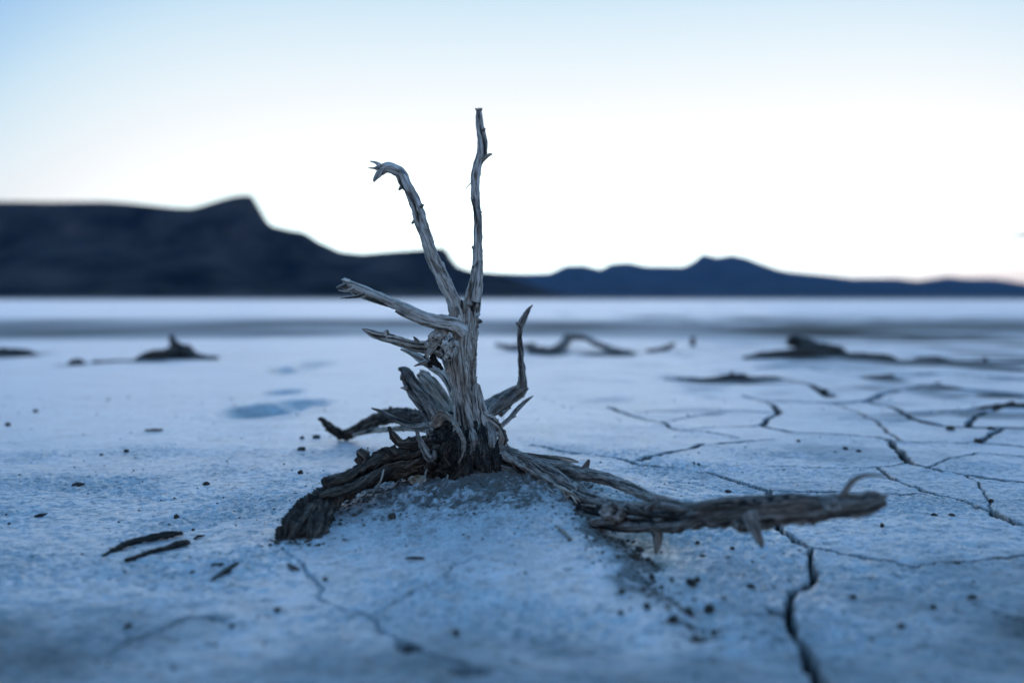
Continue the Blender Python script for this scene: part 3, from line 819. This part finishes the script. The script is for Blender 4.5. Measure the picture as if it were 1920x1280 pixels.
limb('twig', [(925,810,1.05,4),(939,799,1.07,4.4),(957,783,1.08,4.6),(969,768,1.09,4.6),(981,756,1.10,4),(991,748,1.10,2.6),(999.5,742,1.10,1)], M_rwood, end='point',
     extra=[([(960,782,1.08,3),(968,780,1.08,1)], dict(end='point'))])
limb('twig', [(965,860,1.0,3.5),(957,845,.99,3),(949,830,.985,1.6)], M_rwood, end='broken', step=.0007)
# rear left root lying on the ground, tip turned up
rl = limb('root', [(845,800,1.06,18),(803,787,1.14,13),(770,782,1.22,14),(734,779,1.29,13),(699,790,1.34,11.5),(666,807,1.38,10.5),(644,817,1.385,9.5),(632,811,1.37,8),(619,800,1.35,6.5),(609,791,1.34,5),(601,784,1.33,2.5)], M_root, end='point', lump=.22, fibre=.16, crack=.35, knobby=.15, wob=.15, chunk=.25,
     extra=[([(737,774,1.28,8),(733,768,1.28,6),(732,762,1.28,2.5)], dict(end='broken')), ([(630,813,1.36,6),(617,807,1.355,4),(609,806,1.35,1.5)], dict(end='broken')), ([(700,782,1.33,8),(704,776,1.33,3)], dict(end='broken'))])
limb('root', [(815,806,1.10,8),(770,802,1.16,6),(734,804,1.21,5.4),(699,807,1.26,5),(663,815,1.30,3.5)], M_strip, end='point')
limb('twig', [(830,806,1.02,8),(806,798,1.05,8),(782,799,1.07,6.4),(758,793,1.08,6),(734,783,1.09,5),(716,772,1.10,4),(697,765,1.10,1.4)], M_rwood, end='point')
# heavy dark root arching to the front left
fl = limb('root', [(880,858,.985,44.0),(840,856,.975,33.6),(800,856,.965,30.2),(760,867,.955,28.6),(722,872,.94,27.7),(695,884,.93,23.5),(665,902,.915,21.0),(640,917,.90,22.7),(614,932,.885,24.4),(592,950,.862,26.0),(572,968,.840,26.9),(555,988,.822,26.9),(544,1006,.808,25.2),(536,1026,.80,20.2)], M_root, end='broken', lump=.30, fibre=.22, crack=.45, knobby=.2, twist=.2, along=15, chunk=.27,
     extra=[([(694,874,.925,15),(683,860,.922,13),(677,851,.92,12),(672,847,.92,9)], dict(end='round', knobby=.25, chunk=.35)),
            ([(604,955,.858,24),(598,976,.835,21),(592,996,.815,19),(587,1012,.805,16),(584,1026,.80,11)], dict(end='broken', knobby=.25, fibre=.2, chunk=.4)),
            ([(730,856,.93,8),(722,845,.93,7),(714,842,.93,3)], dict(end='broken')),
            ([(745,850,.93,8),(736,842,.93,5),(733,837,.93,2)], dict(end='broken')),
            ([(610,905,.87,10),(650,893,.89,9),(700,868,.92,9),(740,852,.935,7)], dict(end='broken', fibre=.25, knobby=.2, chunk=.5)),
            ([(600,930,.85,8),(660,915,.878,9),(700,893,.90,9),(735,880,.92,7)], dict(end='broken', fibre=.25, knobby=.2, chunk=.5))])
# the collar of rotted bark between the roots
mb = MB()
for (px, py, Y, rx_, ry_, rz_, sd_) in ((850,862,.975,48,40,40,1),(900,872,.975,46,40,38,2),(816,870,.962,40,34,30,3),(872,836,.968,30,26,30,4),(828,830,.972,26,22,22,5),(905,845,.968,26,22,32,6),(860,893,.95,38,24,24,7),(930,880,.97,34,32,26,8),(840,800,.99,26,24,26,9)):
    p_, m_ = at(px, py, Y)
    lump(mb, p_, np.array([rx_, ry_, rz_]) * m_, 5, .38, sd_, 1.7, ridge=.26)
mb.build('root_collar', M_collar, shrub)
# curled strips and spurs of bark
def strip(pts, mat_=M_strip, **k):
    mb = MB(); kw = dict(end='broken', flat=.34, lump=.3, fibre=.2, crack=.4, shred=.45, knobby=.15, wob=.45, chunk=.35, step=.0007, seg=.0008); kw.update(k)
    tube(mb, pts, **kw); return mb.build('bark_strip', mat_, shrub)
strip([(816,800,.95,8),(822,784,.945,13),(833,776,.94,15),(846,784,.936,14),(857,798,.932,12),(865,814,.93,10),(870,832,.93,9),(868,850,.93,7),(861,866,.932,3)], fibre=.3)
strip([(808,828,.945,11),(790,829,.94,12),(772,829,.938,10),(757,831,.936,9),(746,828,.935,8),(737,817,.934,6),(732,807,.933,4.5),(729,800,.933,2.5)], M_root, flat=.6)
strip([(781,805,.925,2.5),(783,814,.924,4),(787,824,.923,5),(793,838,.922,6),(800,851,.921,7),(808,859,.92,8),(815,853,.918,7),(815,843,.918,5)], M_rwood, flat=.6)
strip([(905,775,.975,5),(919,786,.972,8),(931,797,.97,9),(939,811,.968,8),(942,826,.966,8),(936,838,.966,7),(925,845,.966,4)], flat=.5, fibre=.3)
strip([(900,880,.955,9),(915,860,.953,11),(924,835,.955,10),(922,810,.962,8),(914,790,.97,4)], M_rwood, flat=.5, fibre=.3)
strip([(885,870,.945,8),(890,845,.943,9),(889,820,.945,8),(884,805,.95,4)], M_rwood, flat=.55)
for q_ in ([(862,905,.94,8),(860,870,.942,11),(864,835,.95,9),(866,800,.962,4)], [(876,915,.935,9),(876,880,.936,11),(880,850,.942,9),(878,822,.95,4)], [(912,905,.94,9),(910,870,.943,11),(906,835,.952,9),(902,795,.965,4)], [(930,900,.945,8),(932,872,.945,10),(930,850,.95,8),(934,826,.955,4)], [(897,880,.938,6),(896,850,.942,8),(894,825,.95,6),(892,790,.962,3)]):
    strip(q_, M_collar, flat=.6, chunk=.5, fibre=.3)
strip([(872,880,.938,8),(858,893,.935,9),(842,900,.935,6)], M_root, flat=.6)
strip([(845,870,.935,12),(836,855,.933,12),(842,838,.935,10),(850,826,.94,5)], M_root, flat=.55)
strip([(690,838,.925,1.5),(688,850,.92,1.6),(682,866,.915,1.4),(680,880,.912,.8)], M_strip, flat=1, shred=0, end='point')

# limb that reaches out to the front right
fr = limb('root', [(905,862,0.985,34.0),(942,866,0.965,33.0),(983,882,0.945,28.1),(1025,903,0.920,26.1),(1067,932,0.892,26.8),(1108,957,0.853,26.2),(1158,968,0.816,22.4),(1195,971,0.796,21.8),(1233,973,0.776,22.0),(1275,972,0.757,19.7),(1317,966,0.743,19.9),(1360,962,0.731,23.4),(1400,959,0.719,26.1),(1440,957,0.709,25.4),(1483,957,0.699,23.9),(1530,954,0.692,23.3),(1567,950,0.685,23.4),(1600,948,0.680,20.1),(1629,945,0.675,20),(1647,942,0.670,15),(1657,940,0.670,12)],
     M_rwood, end='broken', fibre=.30, crack=.50, lump=.28, twist=.12, along=12, cross=270, wob=.3, chunk=.24,
     extra=[([(960,850,0.955,5),(1010,872,0.930,12),(1060,905,0.900,12),(1105,934,0.859,12),(1160,948,0.820,11),(1230,950,0.786,10),(1300,948,0.758,9)], dict(end='broken', fibre=.25, crack=.3, along=11)),
            ([(1020,920,0.900,12),(1075,962,0.865,12),(1120,980,0.831,12),(1180,988,0.793,10),(1260,987,0.757,8)], dict(end='broken', fibre=.25, crack=.3, along=11)),
            ([(1300,950,0.738,8),(1360,942,0.721,11),(1420,942,0.704,12),(1490,934,0.685,10),(1535,936,0.677,5)], dict(end='broken', fibre=.25, crack=.3, along=11))])
for q_ in ((1393,984,.706,16,14,12,1),(1560,951,.672,15,12,12,2),(1330,958,.74,20,14,14,3),(1462,940,.70,22,14,12,4),(1150,962,.80,22,16,18,6)):
    mb = MB(); p_, m_ = at(q_[0], q_[1], q_[2]); lump(mb, p_, np.array([q_[3], q_[4], q_[5]]) * m_, 4, .45, 60 + q_[6], 1.8, ridge=.25); mb.build('burl', M_rwood, fr)
for q_ in ([(1318,948,.735,4),(1330,938,.733,2.6),(1345,936,.732,1)], [(1210,955,.785,5),(1225,944,.783,3),(1250,940,.78,1)], [(1645,935,.656,5),(1660,928,.654,3),(1668,925,.653,1)]):
    mb = MB(); tube(mb, q_, end='broken', step=.0007); mb.build('splinter', M_rwood, fr)
limb('root', [(960,862,0.970,14),(990,862,0.960,13),(1025,869,0.950,11.5),(1060,878,0.940,12),(1087,886,0.920,12.5),(1120,893,0.896,12),(1150,902,0.877,11.5),(1192,919,0.841,10.5),(1225,935,0.807,11),(1260,946,0.767,12),(1290,955,0.752,10)], M_rwood, end='point', fibre=.2, crack=.28, lump=.16, along=12)
mb = MB(); tube(mb, [(1088,888,0.918,9),(1095,880,0.913,7.5),(1100,871,0.911,5.5),(1104,862,0.908,3)], end='broken', flat=.8); mb.build('thorn', M_rwood, fr)
mb = MB(); tube(mb, [(1226,985,0.775,14),(1232,1000,0.771,11),(1233,1018,0.769,8),(1231,1030,0.768,5),(1230,1039,0.768,2.4)], end='point', fibre=.2); mb.build('spur', M_rwood, fr)
mb = MB(); tube(mb, [(1404,960,0.696,14),(1414,984,0.692,12),(1421,1002,0.690,9),(1426,1016,0.689,6),(1429,1027,0.689,3)], end='broken', fibre=.2, crack=.4, lump=.25, chunk=.3); mb.build('spur', M_rwood, fr)
mb = MB(); tube(mb, [(1578,930,0.680,6),(1586,918,0.679,6),(1596,904,0.678,5.4),(1608,895,0.677,4.6),(1625,890.5,0.675,3.6),(1645,891,0.673,2.4),(1667,894,0.670,1)], end='point', wob=.1); mb.build('curled_twig', M_rwood, fr)
limb('bark_strip', [(945,858,0.965,9),(985,858,0.955,9),(1020,861,0.950,8),(1050,863,0.945,4)], M_root, end='broken', flat=.6)
limb('bark_strip', [(990,858,1.0,6),(1030,858,1.0,5.5),(1065,862,1.0,5),(1085,866,1.0,2)], M_strip, end='broken', flat=.6)
# hanging rootlets
mb = MB()
hairs = [[(905,885,.945,2),(915,905,.93,2.2),(930,918,.915,1.8),(938,932,.905,.8)], [(880,895,.94,1.8),(868,912,.925,2),(872,928,.915,1)], [(800,880,.93,2),(790,905,.915,2),(772,918,.905,1)], [(840,890,.935,1.8),(836,910,.92,2),(846,926,.91,1)], [(720,880,.90,1.6),(712,905,.892,1.8),(698,925,.885,.9)], [(960,880,.94,2),(958,905,.925,2),(968,925,.912,1)], [(1010,900,.905,2),(1004,925,.895,2.2),(1012,948,.885,1.2)], [(1050,915,.885,2.2),(1060,925,.872,2.6),(1068,940,.868,2),(1072,960,.866,1.2)], [(1075,918,.88,2.4),(1066,928,.868,2.4),(1056,942,.866,1.6),(1050,958,.866,.8)], [(1060,920,.88,3),(1075,932,.866,3),(1082,946,.863,2),(1078,966,.862,1)],
         [(1040,908,.89,3),(1056,917,.872,3.4),(1072,925,.868,3),(1088,940,.862,1.6)], [(985,882,.93,1.6),(992,892,.922,1.6),(993,902,.92,1)], [(962,872,.945,1.4),(968,882,.94,1.4),(962,890,.94,.8)],
         [(1100,955,.85,1.6),(1125,962,.836,2),(1150,968,.825,1.4)], [(1090,945,.853,1.8),(1120,950,.84,2),(1160,958,.826,1.5),(1180,962,.82,.8)], [(1300,950,.768,1.5),(1320,941,.765,1.8),(1345,944,.76,1)]]
for q in hairs:
    mb = MB(); tube(mb, q, end='point', fibre=.05, crack=0, lump=.2, wob=.8, step=.0008, seg=.0006); mb.build('rootlet', M_strip, shrub)

# ------------------------------------------------------------------ things lying about
def ground_pt(px, py):
    p = on_ground(px, py)[0]
    for _ in range(4):
        p, m_ = on_ground(px, py, gz(p[0], p[1]))
    return p, m_

sl_p, sl_m = ground_pt(1050, 995)
mb = MB(); tube(mb, [(1029,972,ground_pt(1029,976)[0][1],3.4),(1042,985,ground_pt(1042,990)[0][1],4),(1058,997,ground_pt(1058,1002)[0][1],4),(1072,1011,ground_pt(1072,1012)[0][1],2)], end='broken', flat=.6)
tag(mb.build('wood_sliver', M_strip), 'pale thin wood sliver on the mound below the right limb', 'wood chip')

p_, m_ = ground_pt(783, 904)
mb = MB(); lump(mb, p_ + np.array([0, 0, 4 * m_]), np.array([17, 12, 10]) * m_, 4, .3, 77, 1.8, rot=.3)
tag(mb.build('stone', M_stone), 'cream and rust stone tucked under the dark front left root', 'stone')

def chip(pts, label, mat_=M_char, name='bark_chip', **k):
    mb = MB()
    q = []
    for px, py, hw in pts:
        g_, m_ = ground_pt(px, py + hw * .8)
        q.append((g_[0], g_[1], g_[2] + hw * m_ * .75, hw * m_))
    kw = dict(world=True, end='broken', flat=.5, flat_dir=(0.1, -0.5, 1.0), lump=.35, fibre=.2, crack=.45, shred=.28, knobby=.15, chunk=.3, step=.0009); kw.update(k)
    tube(mb, q, **kw)
    return tag(mb.build(name, mat_), label, 'bark chip')
chip([(192,1042,2),(215,1030,6),(245,1016,8),(280,1008,9),(315,1001,10),(340,998,8)], 'large blackened bark chip, longest and highest of the chips at lower left')
chip([(236,1050,4),(262,1041,7),(290,1031,6),(312,1027,7),(335,1019,9),(354,1014,7)], 'narrow black bark chip just below the largest chip')
chip([(364,1009,3),(372,1004,4),(384,1003,3)], 'tiny black bark flake right of the two large chips')
chip([(398,1086,2),(414,1075,5),(432,1063,6),(446,1054,4)], 'slanting brown bark chip between the large chips and the front left root', M_drift)
chip([(396,1058,2),(410,1057,4),(428,1054,3)], 'thin brown flake touching the slanting brown chip', M_drift)
chip([(135,909,3),(147,907,5),(159,906,3)], 'curled dark flake on bare mud at far left, above the large chips', M_drift)
chip([(64,968,2),(76,965,4),(89,962,2)], 'small brown flake near the left edge of the mud', M_drift)
chip([(272,806,3),(288,805,4),(305,805,3)], 'flat grey flake left of the shallow footprints', M_drift)
chip([(540,1058,4),(552,1064,5),(562,1068,3)], 'brown flake beside the faint crack below the front left root', M_drift)
chip([(760,1046,2),(776,1045,4),(795,1046,2)], 'flat brown flake on the mud straight in front of the mound', M_drift)

def clod(px, py, rw, rh, label, seed, mat_=M_clod, grp=None):
    mb = MB()
    rw *= .82; rh *= .82
    p_, m_ = ground_pt(px, py + rh * .7)
    lump(mb, p_ + np.array([0, 0, rh * .55 * m_]), np.array([rw, rw * .8, rh]) * m_, 3, .5, seed, 2.0, rot=seed)
    return tag(mb.build('soil_clod', mat_), label, 'soil clod', 'dark soil clods on the mud')
CL = [(237,845,7,5,'round black clod alone on open mud, midway to the left edge'),
 (387,906,7,5,'black clod left of the front left root, nearest clod to the root'),
 (563,885,6,6,'black clod just behind the bend of the front left root'),
 (565,841,11,5,'wide black clod below the upturned tip of the rear left root'),
 (593,818,9,5,'black clod touching the ground beside the upturned root tip'),
 (566,820,5,4,'small grey clod left of the upturned root tip'),
 (735,967,11,8,'jagged black clod on the front slope of the mound'),
 (331,968,6,5,'small black clod above the largest bark chip'),
 (362,992,4,3,'tiny clod between the bark chips and the front left root'),
 (190,852,5,3,'faint small clod at far left beside the round black one'),
 (15,795,6,5,'grey clod at the left edge behind the flakes'),
 (67,770,5,4,'small grey clod at upper left of the near mud'),
 (1198,1030,11,10,'rounded black clod on the ledge by the first down-pointing spur'),
 (1190,1042,12,8,'black clod pressed against the rounded clod on the ledge'),
 (1215,1048,7,5,'small brown clod right of the two ledge clods by the spur'),
 (1222,1081,8,8,'blurred brown clod lower down the crumbling ledge'),
 (1296,1092,13,11,'biggest blurred black clod on the crumbling ledge'),
 (1308,1086,7,7,'clod leaning on the biggest ledge clod'),
 (1166,1108,9,5,'flat clod on smooth mud left of the ledge'),
 (1213,1135,9,8,'round clod below the flat one, left of the ledge'),
 (1164,1147,7,6,'faint brown clod in the smooth foreground left of the ledge'),
 (1305,1199,17,10,'wide black clod nearest to the camera on the ledge'),
 (1262,1160,14,9,'dark clod in the brown earth above the nearest ledge clod'),
 (1290,1148,13,9,'brown clod in the middle of the ledge earth'),
 (1330,1140,14,11,'tan topped clod at the right of the ledge earth'),
 (1408,1098,10,6,'low clod on pale mud between ledge and big crack'),
 (1450,1102,6,4,'small clod at the left lip of the big crack'),
 (1308,1016,5,4,'small clod below the middle of the right limb'),
 (1373,1027,6,4,'clod under the right limb left of the second spur'),
 (1317,1041,6,3,'flat brown clod on pale mud under the right limb'),
 (1411,1053,4,4,'tiny black clod on pale mud below the second spur'),
 (1654,984,5,5,'black clod on the plate beyond the tip of the right limb'),
 (1365,920,7,3,'dark clod beside the long crack behind the right limb'),
 (1823,1119,11,6,'large blurred clod on the lower right plate'),
 (1750,1136,8,5,'faint clod left of the large one on the lower right plate'),
 (1600,1118,8,5,'faint clod right of the big crack'),
 (1690,1172,9,5,'blurred clod low on the right plate'),
 (1497,826,5,3,'small clod on the plate behind the right limb'),
 (1585,840,6,3,'clod on the plate left of the wide crack bend'),
 (1610,845,6,3,'grey clod nearest the wide crack bend'),
 (1785,965,9,4,'flat dark clod beside the right hand crack'),
 (1752,964,7,3,'low clod left of the flat dark one by the right hand crack'),
 (1858,938,6,4,'small clod on the right plate above the crack'),
 (1782,802,11,6,'dark lump in the widest crack at right'),
 (1858,803,9,5,'second dark lump further right in the widest crack'),
 (1833,826,8,6,'black lump on the thin crack below the widest crack'),
 (1300,868,5,3,'clod between the two long cracks behind the right limb'),
 (1310,870,4,3,'twin clod touching the one between the long cracks'),
 (1500,1032,5,3,'small clod left of the crack junction under the right limb'),
 (240,1172,10,6,'blurred clod in the lower left foreground'),
 (520,1142,9,6,'blurred clod in the foreground below the slanting chip'),
 (361,1072,6,5,'small clod left of the slanting brown chip'),
 (435,1172,7,5,'faint clod right of the curved groove'),
 (855,1185,8,9,'blurred upright clod low in the foreground centre'),
 (610,1085,6,4,'small clod beside the faint crack under the front left root'),
]
for i, (a_, b_, c_, d_, l_) in enumerate(CL):
    clod(a_, b_, c_, d_, l_, 200 + i, M_clod if i % 4 else M_drift)

# countless crumbs of earth and bark
rs = np.random.RandomState(5)
mb = MB()
v0, f0 = ico(1)
def crumb(x_, y_, r_, k):
    z_ = gz(x_, y_)
    h = 1 + .45 * noise3(v0[:, 0] * 2 + k, v0[:, 1] * 2, v0[:, 2] * 2, k)
    sc = np.array([1, rs.uniform(.5, 1), rs.uniform(.4, .8)])
    a = rs.uniform(0, 6.28)
    q = v0 * h[:, None] * sc * r_
    q = np.stack([q[:, 0] * math.cos(a) - q[:, 1] * math.sin(a), q[:, 0] * math.sin(a) + q[:, 1] * math.cos(a), q[:, 2]], -1)
    mb.add(q + np.array([x_, y_, z_ + r_ * .25]), f0)
k = 0
for _ in range(1800):      # apron of the mound
    x_, y_ = TR[0] + rs.normal(0, .10), TR[1] - .05 + rs.normal(0, .07)
    crumb(x_, y_, .0004 + .0009 * rs.rand() ** 3, k); k += 1
for px_, py_ in ((530,1012),(560,1016),(590,1014),(612,985),(640,962),(690,935)):
    g_ = ground_pt(px_, py_)[0]
    for _ in range(45):
        crumb(g_[0] + rs.normal(0, .010), g_[1] + rs.normal(0, .008), .0005 + .0016 * rs.rand() ** 2, k); k += 1
for _ in range(650):      # along the ledge
    t_ = rs.uniform(-.02, .30); d_ = rs.normal(0.0, .014)
    p_ = LA + LD * t_ + LN * d_
    crumb(p_[0], p_[1], .0005 + .0019 * rs.rand() ** 3, k); k += 1
for _ in range(1500):     # everywhere near
    y_ = .42 + 1.6 * rs.rand() ** 1.4; x_ = rs.uniform(-.56, .56) * y_
    crumb(x_, y_, (.0004 + .0010 * rs.rand() ** 4) * max(1, y_), k); k += 1
cr_o = mb.build('soil_crumbs', M_crumb)
tag(cr_o, 'fine brown crumbs of earth strewn over the pale mud', 'crumbs', kind='stuff')

# ------------------------------------------------------------------ blurred driftwood farther out
def drift(name, label, tubes, mat_=M_drift, lumps=(), cat='driftwood'):
    mb = MB()
    for t_ in tubes:
        q = []
        for px, py, Y, hw in t_:
            q.append((px, py, Y, hw))
        tube(mb, q, end='broken', lump=.25, fibre=.2, knobby=.45, step=.005, seg=.005, cross=90, along=8, wob=.5)
    for i, (px, py, Y, a, b_, c) in enumerate(lumps):
        p_, m_ = at(px, py, Y)
        lump(mb, p_, np.array([a, b_, c]) * m_, 4, .45, 40 + i + int(px), 1.8, ridge=.2)
    return tag(mb.build(name, mat_), label, cat)

drift('dead_stump', 'dark heaped stump with a thin upright tip, left of the shrub in the distance',
      [[(338,668,3.30,26),(332,655,3.30,17),(328,643,3.30,9),(325,634,3.30,5),(323,625,3.30,3)], [(330,668,3.25,12),(300,664,3.2,10),(275,668,3.2,8),(255,676,3.15,5)], [(345,664,3.3,13),(365,668,3.25,8),(385,671,3.2,6),(410,670,3.2,3)], [(350,655,3.4,10),(362,664,3.35,7)]],
      lumps=[(335,660,3.32,26,22,11),(300,669,3.22,26,18,6)])
drift('dead_stump', 'low black stump cut by the left edge of the view', [[(-40,668,3.45,10),(10,664,3.45,11),(50,665,3.4,8),(75,668,3.4,4)]], lumps=[(30,664,3.45,30,20,9)])
drift('driftwood', 'low grey driftwood stick lying left of the dark heaped stump', [[(175,680,3.05,5),(215,679,3.1,5),(260,680,3.1,4)]])
drift('driftwood', 'small grey wood knot on the mud left of the low stick', [[(134,681,3.0,6),(145,679,3.05,8),(156,681,3.0,5)]])
drift('driftwood', 'blurred bent branch propped on the mud just right of the shrub',
      [[(1060,644,3.9,8),(1064,636,3.9,8),(1058,628,3.9,4)], [(1058,634,3.9,6),(1085,632,3.9,5),(1110,640,3.8,5),(1140,653,3.65,6),(1160,661,3.5,7),(1188,665,3.45,5)], [(1062,640,3.9,7),(1052,651,3.75,8),(1036,660,3.6,8),(1010,659,3.55,9),(990,654,3.6,6)], [(968,652,3.7,8),(955,651,3.75,5),(930,645,3.9,3)], [(975,650,3.8,4),(1005,645,3.8,4)]], M_rwood)
drift('driftwood', 'thin upright stake standing alone in the far mud', [[(1299,662,4.1,5),(1299,648,4.1,5),(1300,632,4.1,4)]])
drift('driftwood', 'pale twig pile left of the thin upright stake', [[(1215,661,3.6,6),(1245,654,3.7,5),(1265,645,3.8,3)], [(1240,664,3.6,4),(1275,662,3.6,3)]])
drift('driftwood', 'long dark stick lying flat on the mud right of the shrub', [[(1245,713,2.42,3),(1275,716,2.40,7),(1320,716,2.40,8),(1370,714,2.42,11),(1410,713,2.42,9),(1450,713,2.42,6),(1485,715,2.40,3)], [(1370,708,2.44,5),(1372,698,2.46,3)]])
drift('fallen_trunk', 'thick black fallen trunk with a raised butt at far right',
      [[(1478,640,3.6,9),(1500,642,3.6,12),(1530,654,3.5,13),(1560,660,3.45,13),(1585,666,3.4,9)], [(1395,672,3.25,4),(1440,667,3.3,8),(1500,664,3.35,9),(1560,664,3.4,9)], [(1570,666,3.4,7),(1620,671,3.3,7),(1665,676,3.2,10),(1690,680,3.2,4)]],
      lumps=[(1540,658,3.45,36,20,11)])
drift('fallen_trunk', 'long low black log behind the right hand cracks', [[(1715,676,3.2,6),(1750,677,3.15,11),(1790,684,3.1,10),(1830,688,3.05,14),(1870,687,3.05,9),(1925,690,3.0,11),(2000,694,2.95,8)]], lumps=[(1835,690,3.05,24,14,9), (1765,682,3.12,20,12,7), (1900,691,3.02,26,14,7)])
drift('driftwood', 'short brown bark heap in front of the fallen trunk', [[(1625,710,2.5,5),(1645,710,2.48,8),(1675,708,2.5,5)]])
drift('driftwood', 'small brown scrap right of the short bark heap', [[(1740,724,2.3,4),(1755,723,2.3,6),(1775,724,2.3,3)]])
drift('driftwood', 'black knotted wood heap at the right edge above the widest crack', [[(1820,768,1.80,4),(1860,766,1.80,7),(1900,766,1.80,10),(1950,768,1.80,10),(2000,772,1.78,6)], [(1896,760,1.82,8),(1902,752,1.82,4)]])
drift('driftwood', 'short stub standing on the curved crack behind the long flat stick', [[(1545,732,2.12,5),(1552,738,2.1,6),(1560,742,2.1,3)]])

# ------------------------------------------------------------------ evening haze
mb = MB()
hz = [(-LIM - 100, -1600, -1.6), (LIM + 100, -1600, -1.6), (LIM + 100, LIM + 100, -1.6), (-LIM - 100, LIM + 100, -1.6)]
hz += [(a, b2, 330.0) for a, b2, c in hz]
mb.add(hz, [(0, 3, 2, 1), (4, 5, 6, 7), (0, 1, 5, 4), (1, 2, 6, 5), (2, 3, 7, 6), (3, 0, 4, 7)])
mh = bpy.data.materials.new('haze_air'); mh.use_nodes = True
nh = mh.node_tree; nh.nodes.clear()
oh = nh.nodes.new('ShaderNodeOutputMaterial'); vh = nh.nodes.new('ShaderNodeVolumePrincipled')
vh.inputs['Color'].default_value = (0.33, 0.60, 1.0, 1)
vh.inputs['Density'].default_value = 4.2e-5
vh.inputs['Anisotropy'].default_value = 0.0
nh.links.new(vh.outputs[0], oh.inputs['Volume'])
ho = mb.build('haze', mh, loc=(0, 0, 0))
tag(ho, 'thin blue evening haze over the lake bed', 'haze', kind='stuff')
ho.data.polygons.foreach_set('use_smooth', np.zeros(6, bool))

for o in S.objects:
    if '_loc' in o: del o['_loc']
